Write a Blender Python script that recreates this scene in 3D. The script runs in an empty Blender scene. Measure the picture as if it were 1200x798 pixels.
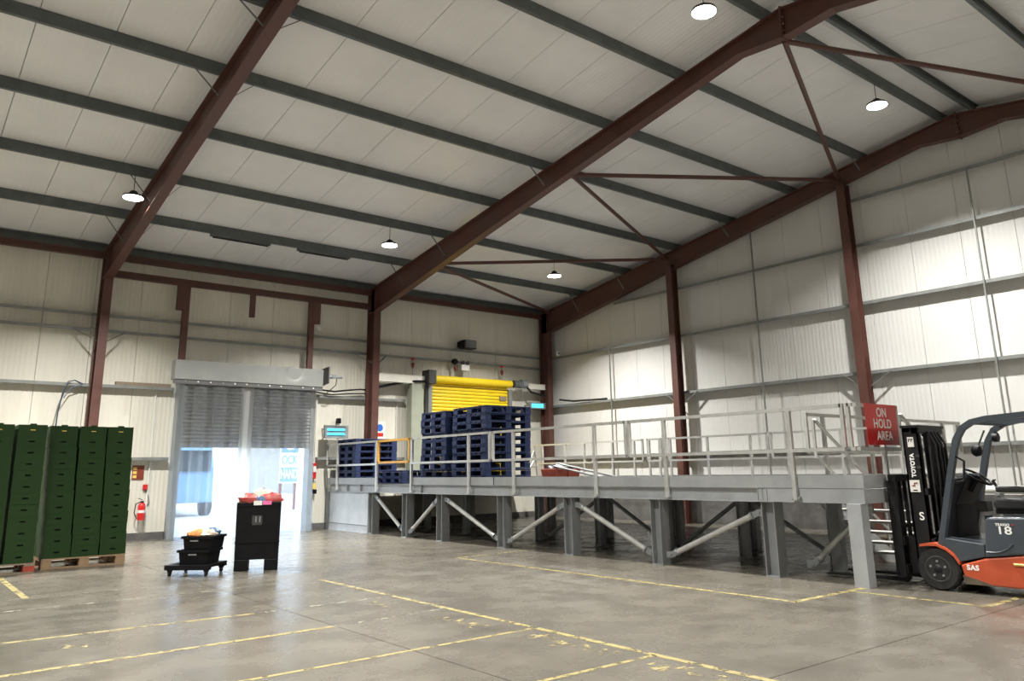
import bpy, math, random
from mathutils import Vector, Matrix
random.seed(7)
sc = bpy.context.scene
C = bpy.context.collection
PI = math.pi

# ------------------------------------------------------------------ camera, world, exposure
cam = bpy.data.cameras.new('camera'); cam_o = bpy.data.objects.new('camera', cam); C.objects.link(cam_o)
F, PITCH, ROLL, YAW, CY0 = 919.838, .232948, -.0145274, .673569, 333.88
cam.sensor_width = 36; cam.lens = F / 1200 * 36; cam.shift_y = -(399 - CY0) / 1200; cam.clip_end = 300
_f = Vector((math.sin(YAW), math.cos(YAW), 0)); _r = Vector((math.cos(YAW), -math.sin(YAW), 0)); _u = Vector((0, 0, 1))
_f2 = _f * math.cos(PITCH) + _u * math.sin(PITCH); _u2 = _u * math.cos(PITCH) - _f * math.sin(PITCH)
_r2 = _r * math.cos(ROLL) + _u2 * math.sin(ROLL); _u3 = _u2 * math.cos(ROLL) - _r * math.sin(ROLL)
cam_o.matrix_world = Matrix(((_r2.x, _u3.x, -_f2.x, 0), (_r2.y, _u3.y, -_f2.y, 0), (_r2.z, _u3.z, -_f2.z, 1.4), (0, 0, 0, 1)))
sc.camera = cam_o
w = bpy.data.worlds.new('overcast_sky'); sc.world = w; w.use_nodes = True
w.node_tree.nodes['Background'].inputs[0].default_value = (.78, .89, 1, 1)
w.node_tree.nodes['Background'].inputs[1].default_value = 4.6
sc.view_settings.view_transform = 'Standard'; sc.view_settings.look = 'None'
sc.view_settings.exposure = 0.0; sc.view_settings.gamma = 1; sc.view_settings.use_curve_mapping = False
sc.cycles.use_denoising = True
sc.cycles.max_bounces = 10; sc.cycles.diffuse_bounces = 5; sc.cycles.transparent_max_bounces = 24
sc.cycles.sample_clamp_indirect = 6
LAMP_W = 620; LAMP_SPREAD = 128

# ------------------------------------------------------------------ materials
MATS = {}
def mat(name, col, rough=.5, metal=0., var=.12, scale=3., bump=0., bscale=40., col2=None, spec=.5, wave=None, detail=5., rvar=0., stretch=None):
    m = bpy.data.materials.new(name); m.use_nodes = True; nt = m.node_tree; N = nt.nodes; L = nt.links
    p = N['Principled BSDF']; p.inputs['Roughness'].default_value = rough; p.inputs['Metallic'].default_value = metal
    p.inputs['Specular IOR Level'].default_value = spec
    tc = N.new('ShaderNodeTexCoord'); src = tc.outputs['Object']
    if stretch:
        mp = N.new('ShaderNodeMapping'); mp.inputs['Scale'].default_value = stretch; L.new(src, mp.inputs[0]); nsrc = mp.outputs[0]
    else: nsrc = src
    nz = N.new('ShaderNodeTexNoise'); nz.inputs['Scale'].default_value = scale; nz.inputs['Detail'].default_value = detail
    nz.inputs['Roughness'].default_value = .6
    L.new(nsrc, nz.inputs['Vector'])
    cr = N.new('ShaderNodeValToRGB'); cr.color_ramp.elements[0].position = .3; cr.color_ramp.elements[1].position = .7
    c2 = col2 or tuple(min(1, c * (1 + var)) for c in col); c1 = tuple(c * (1 - var) for c in col) if not col2 else col
    cr.color_ramp.elements[0].color = (*c1, 1); cr.color_ramp.elements[1].color = (*c2, 1)
    L.new(nz.outputs['Fac'], cr.inputs[0]); L.new(cr.outputs[0], p.inputs['Base Color'])
    if rvar:
        mr = N.new('ShaderNodeMapRange'); mr.inputs['To Min'].default_value = max(.02, rough - rvar); mr.inputs['To Max'].default_value = rough + rvar
        mr.inputs['From Min'].default_value = .3; mr.inputs['From Max'].default_value = .7
        L.new(nz.outputs['Fac'], mr.inputs[0]); L.new(mr.outputs[0], p.inputs['Roughness'])
    if bump or wave:
        b = N.new('ShaderNodeBump'); b.inputs['Strength'].default_value = 1
        if wave:
            wv = N.new('ShaderNodeTexWave'); wv.wave_type = 'BANDS'; wv.bands_direction = wave[0]; wv.inputs['Scale'].default_value = wave[1]
            wv.inputs['Distortion'].default_value = 0; L.new(src, wv.inputs['Vector'])
            b.inputs['Distance'].default_value = wave[2]; L.new(wv.outputs['Fac'], b.inputs['Height'])
        else:
            n2 = N.new('ShaderNodeTexNoise'); n2.inputs['Scale'].default_value = bscale; n2.inputs['Detail'].default_value = 4
            L.new(nsrc, n2.inputs['Vector']); b.inputs['Distance'].default_value = bump; L.new(n2.outputs['Fac'], b.inputs['Height'])
        L.new(b.outputs[0], p.inputs['Normal'])
    MATS[name] = m; return m
def emit(name, col, strength):
    m = bpy.data.materials.new(name); m.use_nodes = True; nt = m.node_tree
    nt.nodes.remove(nt.nodes['Principled BSDF']); e = nt.nodes.new('ShaderNodeEmission')
    e.inputs[0].default_value = (*col, 1); e.inputs[1].default_value = strength
    nt.links.new(e.outputs[0], nt.nodes['Material Output'].inputs[0]); MATS[name] = m; return m

mat('roof_white', (.765, .765, .765), .42, 0, .06, .8, wave=('X', 3.2, .0025))
mat('wall_cream', (.66, .635, .55), .40, 0, .09, 1.6, wave=('X', 3.2, .005), stretch=(1, 1, .12))
mat('gable_white', (.62, .615, .59), .40, 0, .04, .6, wave=('Y', 3.2, .0035))
mat('backing', (.10, .10, .10), .7)
mat('red_oxide', (.088, .035, .026), .5, 0, .22, 2.2, rvar=.1)
mat('galv', (.30, .32, .325), .42, .55, .16, 5, rvar=.12)
mat('purlin_grey', (.105, .118, .118), .45, .3, .2, 4)
mat('girt_grey', (.22, .23, .22), .45, .25, .16, 4)
mat('platform_grey', (.33, .345, .355), .5, 0, .14, 2.5, rvar=.1)
mat('deck_steel_shaded', (.045, .042, .04), .6, .2, .3, 4)  # deck plate colour darkened to paint in the deep shade under the platform
mat('leg_grey', (.20, .208, .212), .52, 0, .14, 3)
mat('rail_grey', (.46, .46, .44), .4, .35, .14, 6)
mat('concrete_kerb', (.10, .095, .09), .8, 0, .3, 4)
mat('concrete_block', (.50, .53, .56), .8, 0, .1, 3, bump=.004, bscale=30)
mat('yellow_paint', (.62, .42, .05), .5, 0, .15, 8)
mat('gate_orange', (.56, .30, .05), .45, 0, .12, 6)
mat('shutter_yellow', (.80, .58, .012), .4, 0, .06, 3)
mat('shutter_grey', (.30, .29, .27), .5, .1, .1, 3)
mat('hood_grey', (.24, .245, .235), .45, .2, .1, 2)
mat('black_plastic', (.005, .005, .006), .5, 0, .3, 8, spec=.16)
mat('black_steel', (.009, .009, .010), .42, .0, .4, 8, spec=.35)
mat('rubber', (.016, .015, .014), .75, 0, .5, 14, bump=.003, bscale=60)
mat('rim', (.045, .043, .04), .6, .2, .4, 10)
mat('truck_grey', (.048, .060, .074), .38, 0, .12, 4)
mat('truck_orange', (.47, .078, .030), .38, 0, .1, 3, rvar=.08)
mat('truck_dirt', (.10, .075, .05), .8, 0, .3, 8)
mat('crate_green', (.013, .040, .008), .65, 0, .14, 2, spec=.25)
mat('recess_shade', (.004, .006, .004), .8)  # near-black that paints the shade inside slots and recesses
mat('wood', (.30, .20, .115), .75, 0, .25, 6, stretch=(8, 1, 8))
mat('wood_grey', (.22, .17, .12), .8, 0, .3, 6, stretch=(8, 1, 8))
mat('pallet_red', (.33, .045, .028), .6, 0, .2, 6)
mat('pallet_blue', (.005, .015, .062), .7, 0, .35, 7)
mat('white_plastic', (.75, .75, .72), .4, 0, .05, 4)
mat('sticker_white', (.72, .71, .67), .5, 0, .08, 30)
mat('sticker_yellow', (.75, .55, .12), .5, 0, .08, 30)
mat('sticker_orange', (.8, .35, .05), .5, 0, .08, 30)
mat('sign_red', (.62, .028, .022), .32, 0, .04, 4)
mat('sign_red_dark', (.45, .008, .010), .32, 0, .04, 4)
mat('fire_red', (.55, .018, .016), .3, 0, .08, 6)
mat('text_white', (.85, .85, .83), .45, 0, .03, 10)
mat('sign_blue', (.03, .14, .55), .4, 0, .05, 10)
mat('steel_bright', (.52, .52, .51), .3, .8, .12, 8)
mat('cable_black', (.008, .008, .008), .5)
mat('hose_blue', (.02, .045, .085), .45)
mat('pillar_green', (.30, .32, .25), .55, 0, .1, 3)
mat('beam_cream', (.74, .72, .64), .5, 0, .08, 3)
mat('yard', (.42, .42, .41), .8, 0, .08, .6)
mat('render_white', (.85, .86, .86), .7, 0, .04, 1)
mat('lorry_blue', (.16, .33, .55), .35, 0, .1, 2)
mat('glass_dark', (.02, .04, .06), .08)
mat('scrap_red', (.20, .035, .018), .55, 0, .3, 9)
mat('bag_clear', (.55, .45, .36), .22, 0, .5, 22, bump=.01, bscale=30)
mat('bag_red', (.45, .012, .02), .3, 0, .55, 14, col2=(.34, .12, .10), bump=.012, bscale=24)
mat('bag_orange', (.62, .25, .07), .25, 0, .5, 18, bump=.01, bscale=24)
mat('bag_blue', (.06, .12, .22), .25, 0, .4, 18, bump=.01, bscale=24)
mat('bag_pink', (.75, .16, .36), .4, 0, .2, 18)
mat('seat_black', (.012, .012, .013), .6, 0, .3, 10)
mat('paint_worn_white', (.55, .53, .47), .5)
emit('lamp_lens', (1, .97, .86), 26)
emit('uv_tube', (.08, .62, .95), 2.6)
emit('led_green', (.2, 1, .4), 2)
# concrete floor: worn, patchily polished
m = mat('floor_concrete', (.124, .112, .091), .36, 0, .16, .5, detail=9., spec=.45)
nt = m.node_tree; N = nt.nodes; L = nt.links; p = N['Principled BSDF']
tc = N['Texture Coordinate']
nzb = N.new('ShaderNodeTexNoise'); nzb.inputs['Scale'].default_value = 1.6; nzb.inputs['Detail'].default_value = 9; nzb.inputs['Roughness'].default_value = .6
mpf = N.new('ShaderNodeMapping'); mpf.inputs['Scale'].default_value = (1, 1.2, 1); L.new(tc.outputs['Object'], mpf.inputs[0]); L.new(mpf.outputs[0], nzb.inputs['Vector'])
crb = N.new('ShaderNodeValToRGB'); crb.color_ramp.elements[0].position = .28; crb.color_ramp.elements[1].position = .72
crb.color_ramp.elements[0].color = (.62, .62, .64, 1); crb.color_ramp.elements[1].color = (1.18, 1.17, 1.15, 1)
L.new(nzb.outputs['Fac'], crb.inputs[0])
mx = N.new('ShaderNodeMix'); mx.data_type = 'RGBA'; mx.blend_type = 'MULTIPLY'; mx.inputs[0].default_value = .5
base = N['Color Ramp'].outputs[0]
L.new(base, mx.inputs[6]); L.new(crb.outputs[0], mx.inputs[7]); L.new(mx.outputs[2], p.inputs['Base Color'])
mr = N.new('ShaderNodeMapRange'); mr.inputs['From Min'].default_value = .3; mr.inputs['From Max'].default_value = .7
mr.inputs['To Min'].default_value = .20; mr.inputs['To Max'].default_value = .34
L.new(nzb.outputs['Fac'], mr.inputs[0]); L.new(mr.outputs[0], p.inputs['Roughness'])
nzc = N.new('ShaderNodeTexNoise'); nzc.inputs['Scale'].default_value = 34; nzc.inputs['Detail'].default_value = 2; L.new(tc.outputs['Object'], nzc.inputs['Vector'])
bf = N.new('ShaderNodeBump'); bf.inputs['Distance'].default_value = .0010; bf.inputs['Strength'].default_value = .8
L.new(nzc.outputs['Fac'], bf.inputs['Height']); L.new(bf.outputs[0], p.inputs['Normal'])
# worn floor paint: chipped away by noise
def worn(name, col, keep):
    m = mat(name, col, .5, 0, .15, 9); nt = m.node_tree; N = nt.nodes; L = nt.links; p = N['Principled BSDF']
    nz = N.new('ShaderNodeTexNoise'); nz.inputs['Scale'].default_value = 9; nz.inputs['Detail'].default_value = 7; nz.inputs['Roughness'].default_value = .7
    L.new(N['Texture Coordinate'].outputs['Object'], nz.inputs['Vector'])
    cr = N.new('ShaderNodeValToRGB'); cr.color_ramp.elements[0].position = keep; cr.color_ramp.elements[1].position = keep + .08
    L.new(nz.outputs['Fac'], cr.inputs[0]); L.new(cr.outputs[0], p.inputs['Alpha'])
worn('line_yellow', (.26, .215, .085), .41)
worn('line_faint', (.26, .245, .19), .50)
worn('mark_yellow', (.28, .23, .10), .50)
# strip-curtain PVC: clear to milky
def pvc(name, milky, tint):
    m = bpy.data.materials.new(name); m.use_nodes = True; nt = m.node_tree; N = nt.nodes; L = nt.links
    N.remove(N['Principled BSDF']); out = N['Material Output']
    tr = N.new('ShaderNodeBsdfTransparent'); tr.inputs[0].default_value = (.93, .96, 1, 1)
    tl = N.new('ShaderNodeBsdfTranslucent'); tl.inputs[0].default_value = (*tint, 1)
    gl = N.new('ShaderNodeBsdfGlossy'); gl.inputs['Roughness'].default_value = .22; gl.inputs[0].default_value = (.9, .9, .9, 1)
    df = N.new('ShaderNodeBsdfDiffuse'); df.inputs[0].default_value = (.7, .7, .7, 1)
    m0 = N.new('ShaderNodeMixShader'); m0.inputs[0].default_value = .3; L.new(tl.outputs[0], m0.inputs[1]); L.new(df.outputs[0], m0.inputs[2])
    m1 = N.new('ShaderNodeMixShader'); L.new(tr.outputs[0], m1.inputs[1]); L.new(m0.outputs[0], m1.inputs[2])
    nz = N.new('ShaderNodeTexNoise'); nz.inputs['Scale'].default_value = 1.2; nz.inputs['Detail'].default_value = 4
    tc = N.new('ShaderNodeTexCoord'); L.new(tc.outputs['Object'], nz.inputs['Vector'])
    mr = N.new('ShaderNodeMapRange'); mr.inputs['To Min'].default_value = milky * .6; mr.inputs['To Max'].default_value = milky * 1.4
    L.new(nz.outputs['Fac'], mr.inputs[0]); L.new(mr.outputs[0], m1.inputs[0])
    lw = N.new('ShaderNodeFresnel'); lw.inputs[0].default_value = 1.45
    m2 = N.new('ShaderNodeMixShader'); L.new(lw.outputs[0], m2.inputs[0]); L.new(m1.outputs[0], m2.inputs[1]); L.new(gl.outputs[0], m2.inputs[2])
    L.new(m2.outputs[0], out.inputs[0]); MATS[name] = m
pvc('pvc_clear', .15, (.80, .90, 1)); pvc('pvc_hazy', .20, (.72, .86, 1)); pvc('pvc_milky', .86, (.8, .8, .72))

# ------------------------------------------------------------------ mesh helpers
def wl(o):
    v = Vector((0, 0, 0))
    while o: v = v + o.location; o = o.parent
    return v
class B:
    def __init__(s): s.v = []; s.f = []
    def add(s, v, f):
        n = len(s.v); s.v += [tuple(q) for q in v]; s.f += [tuple(i + n for i in q) for q in f]; return s
    def box(s, x0, x1, y0, y1, z0, z1):
        return s.add([(x0, y0, z0), (x1, y0, z0), (x1, y1, z0), (x0, y1, z0), (x0, y0, z1), (x1, y0, z1), (x1, y1, z1), (x0, y1, z1)],
                     [(3, 2, 1, 0), (4, 5, 6, 7), (0, 1, 5, 4), (1, 2, 6, 5), (2, 3, 7, 6), (3, 0, 4, 7)])
    def prism(s, poly, axis, a, b):
        # poly in the two other axes (order: x->(y,z), y->(x,z), z->(x,y))
        def P(q, t): return {'x': (t, q[0], q[1]), 'y': (q[0], t, q[1]), 'z': (q[0], q[1], t)}[axis]
        n = len(poly); v = [P(q, a) for q in poly] + [P(q, b) for q in poly]
        f = [tuple(range(n)), tuple(range(2 * n - 1, n - 1, -1))] + [(i, i + n, (i + 1) % n + n, (i + 1) % n) for i in range(n)]
        return s.add(v, f)
    def cyl(s, p0, p1, r, n=12, r1=None):
        p0 = Vector(p0); p1 = Vector(p1); d = (p1 - p0).normalized(); r1 = r if r1 is None else r1
        a = d.orthogonal().normalized(); b = d.cross(a)
        v = [p0 + (a * math.cos(t) + b * math.sin(t)) * r for t in [2 * PI * i / n for i in range(n)]]
        v += [p1 + (a * math.cos(t) + b * math.sin(t)) * r1 for t in [2 * PI * i / n for i in range(n)]]
        return s.add(v, [tuple(range(n - 1, -1, -1)), tuple(range(n, 2 * n))] + [(i, (i + 1) % n, (i + 1) % n + n, i + n) for i in range(n)])
    def bar(s, p0, p1, wa, wb, up=(0, 0, 1)):
        # rectangular bar from p0 to p1, wa across, wb along 'up'
        p0 = Vector(p0); p1 = Vector(p1); d = (p1 - p0).normalized(); u = Vector(up); a = d.cross(u)
        if a.length < 1e-4: a = d.orthogonal()
        a.normalize(); b = a.cross(d).normalized(); v = []
        for q in (p0, p1):
            for i, j in ((-1, -1), (1, -1), (1, 1), (-1, 1)): v.append(q + a * (wa / 2 * i) + b * (wb / 2 * j))
        return s.add(v, [(0, 1, 2, 3), (7, 6, 5, 4), (0, 4, 5, 1), (1, 5, 6, 2), (2, 6, 7, 3), (3, 7, 4, 0)])
    def tube(s, pts, r, n=8):
        pts = [Vector(q) for q in pts]; rings = []; a = None
        for i, q in enumerate(pts):
            d = (pts[min(i + 1, len(pts) - 1)] - pts[max(i - 1, 0)]).normalized()
            a = d.orthogonal().normalized() if a is None else (a - d * a.dot(d)).normalized()
            b = d.cross(a); rings.append([q + (a * math.cos(2 * PI * k / n) + b * math.sin(2 * PI * k / n)) * r for k in range(n)])
        v = [x for R in rings for x in R]; f = []
        for i in range(len(pts) - 1):
            for k in range(n): f.append((i * n + k, i * n + (k + 1) % n, (i + 1) * n + (k + 1) % n, (i + 1) * n + k))
        f += [tuple(range(n - 1, -1, -1)), tuple(range((len(pts) - 1) * n, len(pts) * n))]
        return s.add(v, f)
    def lathe(s, prof, c, axis='z', n=24):
        # prof: (radius, height) list revolved about axis through c
        v = []; c = Vector(c)
        for r, h in prof:
            for k in range(n):
                t = 2 * PI * k / n; a, b = r * math.cos(t), r * math.sin(t)
                v.append(c + Vector({'z': (a, b, h), 'x': (h, a, b), 'y': (a, h, b)}[axis]))
        m = len(prof); f = [(i * n + k, i * n + (k + 1) % n, (i + 1) * n + (k + 1) % n, (i + 1) * n + k) for i in range(m - 1) for k in range(n)]
        f += [tuple(range(n - 1, -1, -1)), tuple(range((m - 1) * n, m * n))]
        return s.add(v, f)
    def lump(s, c, r, seed, n=10, m=7, jag=.25):
        rnd = random.Random(seed); v = []; f = []
        for j in range(m + 1):
            ph = PI * j / m
            for i in range(n):
                t = 2 * PI * i / n; k = 1 + rnd.uniform(-jag, jag)
                v.append((c[0] + r[0] * k * math.sin(ph) * math.cos(t), c[1] + r[1] * k * math.sin(ph) * math.sin(t), c[2] + r[2] * k * math.cos(ph)))
        for j in range(m):
            for i in range(n): f.append((j * n + i, (j + 1) * n + i, (j + 1) * n + (i + 1) % n, j * n + (i + 1) % n))
        return s.add(v, f)
    def build(s, name, mt, parent=None, label=None, smooth=False, bevel=0, kind=None):
        off = wl(parent) if parent else Vector((0, 0, 0))
        me = bpy.data.meshes.new(name); me.from_pydata([tuple(Vector(q) - off) for q in s.v], [], s.f); me.update()
        import bmesh
        bm = bmesh.new(); bm.from_mesh(me); bmesh.ops.recalc_face_normals(bm, faces=bm.faces); bm.to_mesh(me); bm.free()
        me.materials.append(MATS[mt])
        if smooth:
            for q in me.polygons: q.use_smooth = True
            if hasattr(me, 'set_sharp_from_angle'): me.set_sharp_from_angle(angle=math.radians(40))
        o = bpy.data.objects.new(name, me); C.objects.link(o); o.parent = parent
        if bevel:
            b = o.modifiers.new('bevel', 'BEVEL'); b.width = bevel; b.segments = 2; b.limit_method = 'ANGLE'
        if label: o['label'] = label
        if kind: o['kind'] = kind
        return o
def tag(o, label, cat, group=None):
    o['label'] = label; o['category'] = cat
    if group: o['group'] = group
    return o
def thing(name, label, cat, loc=(0, 0, 0), group=None):
    o = bpy.data.objects.new(name, None); C.objects.link(o); o.location = loc; o.empty_display_size = .1
    return tag(o, label, cat, group)
def struct(o): o['kind'] = 'structure'; return o
def copy_tree(o, parent=None):
    c = o.copy(); C.objects.link(c); c.parent = parent
    for ch in list(o.children): copy_tree(ch, c)
    return c
def text(name, s, size, mt, parent, loc, right, up, spacing=1., bold=0., xs=1.):
    cu = bpy.data.curves.new(name, 'FONT'); cu.body = s; cu.size = size; cu.align_x = 'CENTER'; cu.align_y = 'CENTER'; cu.extrude = .0015
    cu.space_character = spacing; cu.offset = bold
    t = bpy.data.objects.new(name, cu); C.objects.link(t)
    me = bpy.data.meshes.new_from_object(t.evaluated_get(bpy.context.evaluated_depsgraph_get()))
    bpy.data.objects.remove(t)
    me.materials.clear(); me.materials.append(MATS[mt])
    r = Vector(right).normalized(); u = Vector(up).normalized(); n = r.cross(u)
    M4 = Matrix(((r.x, u.x, n.x, loc[0]), (r.y, u.y, n.y, loc[1]), (r.z, u.z, n.z, loc[2]), (0, 0, 0, 1)))
    off = wl(parent) if parent else Vector((0, 0, 0))
    me.transform(Matrix.Translation(-off) @ M4 @ Matrix.Diagonal((xs, 1, 1, 1)))
    o = bpy.data.objects.new(name, me); C.objects.link(o); o.parent = parent; return o

# ------------------------------------------------------------------ building shell
XW0, XG, YB, YW, YR = -14.0, 17.25, -7.66, 19.88, 6.1   # left end, gable, rear wall, door wall, ridge
SL = .155
def rtop(y): return 6.57 + SL * (19.24 - y) if y >= YR else 6.57 + SL * (19.24 - (2 * YR - y))   # top of rafters
def rsheet(y): return rtop(y) + .205                                                            # underside of roof sheets
# floor slabs with saw-cut joints
fl = struct(B().box(XW0, XG + .3, YB, YW + .3, -.30, -.12).build('floor', 'backing'))
JX, JY = [XW0, 3.62, XG + .25], [YB, 3.49, YW + .12]
g = .005
for i in range(2):
    for j in range(2):
        B().box(JX[i] + g, JX[i + 1] - g, JY[j] + g, JY[j + 1] - g, -.12, 0).build('slab', 'floor_concrete', fl)
def fline(x0, y0, x1, y1, w=.05, mt='line_yellow', nm='painted_line'):
    d = Vector((x1 - x0, y1 - y0, 0)).normalized(); n = Vector((-d.y, d.x, 0)) * (w / 2); a = Vector((x0, y0, .0015)); b = Vector((x1, y1, .0015))
    B().add([a - n, b - n, b + n, a + n], [(0, 1, 2, 3)]).build(nm, mt, fl)
fline(4.97, 10.5, 4.93, 2.6, .07)
fline(-1, 5.78, 4.93, 5.93); fline(1, 4.47, 4.93, 4.47); fline(-1, 7.12, 3.6, 7.28, .07); fline(3.6, 7.28, 4.93, 7.4, .07, 'line_faint')
fline(-1, 8.62, 3.3, 8.5, .07); fline(3.3, 8.5, 4.95, 8.55, .07, 'line_faint')
fline(.9, 10.5, 4.3, 10.5, .06, 'line_faint'); fline(1.64, 14.2, 1.64, 11.45, .08); fline(1.3, 11.45, 3.0, 11.45, .05, 'line_faint')
fline(7.87, 11.45, 7.9, 5.12, .08); fline(7.87, 11.45, 9.42, 11.55, .06); fline(7.9, 5.14, 9.36, 5.14, .08)
fline(9.0, 5.1, 9.02, 3.65, .07); fline(9.02, 3.67, 10.3, 3.67, .08)
rnd = random.Random(3)
mk = B()
for (x, y0, y1, n, hw) in ((4.62, 6.95, 6.2, 13, .12), (4.70, 5.75, 4.65, 22, .13), (4.72, 4.3, 3.6, 16, .12), (4.55, 8.3, 7.75, 9, .10)):
    for k in range(n):
        y = y0 + (y1 - y0) * k / n; a = rnd.uniform(-1, 1); ln = rnd.uniform(.4, 1) * hw
        dx, dy = math.cos(a) * ln, math.sin(a) * ln * .5; wx, wy = -math.sin(a) * .014, math.cos(a) * .014 + .006
        cx = x + rnd.uniform(-.05, .05)
        mk.add([(cx - dx - wx, y - dy - wy, .0016), (cx + dx - wx, y + dy - wy, .0016), (cx + dx + wx, y + dy + wy, .0016), (cx - dx + wx, y - dy + wy, .0016)], [(0, 1, 2, 3)])
mk.build('painted_lettering', 'mark_yellow', fl, kind='stuff')
B().add([(1.44, 7.95, .0016), (1.62, 7.87, .0016), (1.66, 8.0, .0016), (1.55, 8.02, .0016), (1.5, 8.12, .0016)], [(0, 1, 2, 3, 4)]).build('paint_patch', 'mark_yellow', fl)

# door wall: backing with the doorway, cladding panels as pieces
DX0, DX1, DZ = 5.50, 8.90, 3.62
ZT = rsheet(YW) + .02
bk = B().box(XW0, DX0, YW + .09, YW + .13, 0, ZT + .3).box(DX1, XG + .2, YW + .09, YW + .13, 0, ZT + .3).box(DX0, DX1, YW + .09, YW + .13, DZ, ZT + .3)
wall_l = struct(bk.build('wall_left', 'backing'))
xs = [DX0 - 1.0 * k for k in range(20, 0, -1)] + [DX0 + (DX1 - DX0) * k / 3 for k in range(4)] + [DX1 + 1.04 * k for k in range(1, 9)]
for a, b_ in zip(xs[:-1], xs[1:]):
    a = max(a, XW0); b_ = min(b_, XG)
    if b_ - a < .1: continue
    z0 = DZ if (a > DX0 - .05 and b_ < DX1 + .05) else .16
    B().box(a + .004, b_ - .004, YW, YW + .085, z0, ZT).build('panel', 'wall_cream', wall_l)
kb = struct(B().box(XW0, DX0 - .06, YW - .06, YW + .085, 0, .16).box(DX1 + .06, XG, YW - .06, YW + .085, 0, .16).build('baseboard_left', 'concrete_kerb'))
# gable wall
gp = [(YB - .2, 0), (YW + .2, 0), (YW + .2, rsheet(YW) + .1), (YR, rsheet(YR) + .1), (YB - .2, rsheet(YB) + .1)]
wall_g = struct(B().prism(gp, 'x', XG + .09, XG + .13).build('wall_right', 'backing'))
y = YW
while y > YB:
    y1 = max(y - 1.03, YB); pl = [(y1 + .004, .822), (y - .004, .822), (y - .004, rsheet(y) + .02)]
    if y1 < YR < y: pl.append((YR, rsheet(YR) + .02))
    pl.append((y1 + .004, rsheet(y1) + .02))
    B().prism(pl, 'x', XG, XG + .085).build('panel', 'gable_white', wall_g); y = y1
struct(B().box(XG - .10, XG + .085, YB, YW - .01, 0, .82).build('baseboard_right', 'concrete_kerb'))
# walls behind the camera
struct(B().box(XW0, XG + .2, YB - .12, YB, 0, rsheet(YB) + .2).build('wall_rear', 'wall_cream'))
struct(B().prism(gp, 'x', XW0 - .12, XW0).build('wall_near', 'gable_white'))
# roof: sheet panels each side of the ridge
ceil = struct(B().prism([(YW + .3, rsheet(YW + .3) + .10), (YR, rsheet(YR) + .10), (YB - .3, rsheet(YB - .3) + .10), (YB - .3, rsheet(YB - .3) + .16), (YR, rsheet(YR) + .16), (YW + .3, rsheet(YW + .3) + .16)], 'x', XW0 - .2, XG + .25).build('ceiling', 'backing'))
x = XW0
while x < XG + .1:
    x1 = min(x + 1.0, XG + .2)
    for ya, yb in ((YR + .08, YW + .12), (YB - .12, YR - .08)):
        B().prism([(ya, rsheet(ya)), (yb, rsheet(yb)), (yb, rsheet(yb) + .095), (ya, rsheet(ya) + .095)], 'x', x + .005, x1 - .005).build('roof_panel', 'roof_white', ceil)
    x = x1
B().prism([(YR - .25, rsheet(YR - .25) - .004), (YR, rsheet(YR) - .004), (YR + .25, rsheet(YR + .25) - .004), (YR + .25, rsheet(YR + .25) + .004), (YR, rsheet(YR) + .02), (YR - .25, rsheet(YR - .25) + .004)], 'x', XW0, XG).build('ridge_flashing', 'roof_white', ceil)

# purlins
PY = [17.75, 15.78, 13.85, 11.95, 10.1, 8.25, 6.42]
def zsec(b, x0, x1, y, d=1):
    z = rtop(y); t = .012
    b.prism([(y - .035 * d, z), (y + .035 * d, z), (y + .035 * d, z + t), (y - .035 * d + t * d, z + t), (y - .035 * d + t * d, z + .19), (y + .03 * d, z + .19), (y + .03 * d, z + .203), (y - .035 * d, z + .203)], 'x', x0, x1)
    b.prism([(y + .027 * d, z + t), (y + .035 * d, z + t), (y + .035 * d, z + .03), (y + .027 * d, z + .03)], 'x', x0, x1); return b
for yy in PY + [2 * YR - q for q in PY]:
    o = zsec(B(), XW0, XG - .02, yy, 1 if yy > YR else -1).build('roof_purlin', 'purlin_grey')
    k_ = (PY if yy > YR else [2 * YR - q for q in PY]).index(yy)
    tag(o, 'dark grey roof purlin, %s on the %s slope' % (['lowest, next to the eaves', 'second from the eaves', 'third from the eaves', 'fourth from the eaves', 'third from the ridge', 'second from the ridge', 'nearest the ridge'][k_], 'doorway' if yy > YR else 'far'), 'purlin', 'roof purlins')
def eave(y, s, txt):
    t = thing('eaves_beam', txt, 'beam', (0, y, 6.35))
    B().box(XW0, XG - .1, y - .05, y + .05, 6.345, 6.375).box(XW0, XG - .1, y - .012, y + .012, 6.375, 6.48).box(XW0, XG - .1, y - .05, y + .05, 6.48, 6.505).build('tie_beam', 'red_oxide', t)
    B().box(XW0, XG - .05, y - .05 * s, y + .07 * s, 6.507, 6.52).box(XW0, XG - .05, y + .055 * s, y + .07 * s, 6.52, 6.68).box(XW0, XG - .05, y - .05 * s, y + .07 * s, 6.665, 6.68).build('eaves_purlin', 'purlin_grey', t)
eave(19.66, 1, 'dark red tie beam with grey eaves purlin along the top of the doorway wall')
eave(2 * YR - 19.66, -1, 'dark red tie beam with grey eaves purlin along the wall opposite the doorway')

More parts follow.
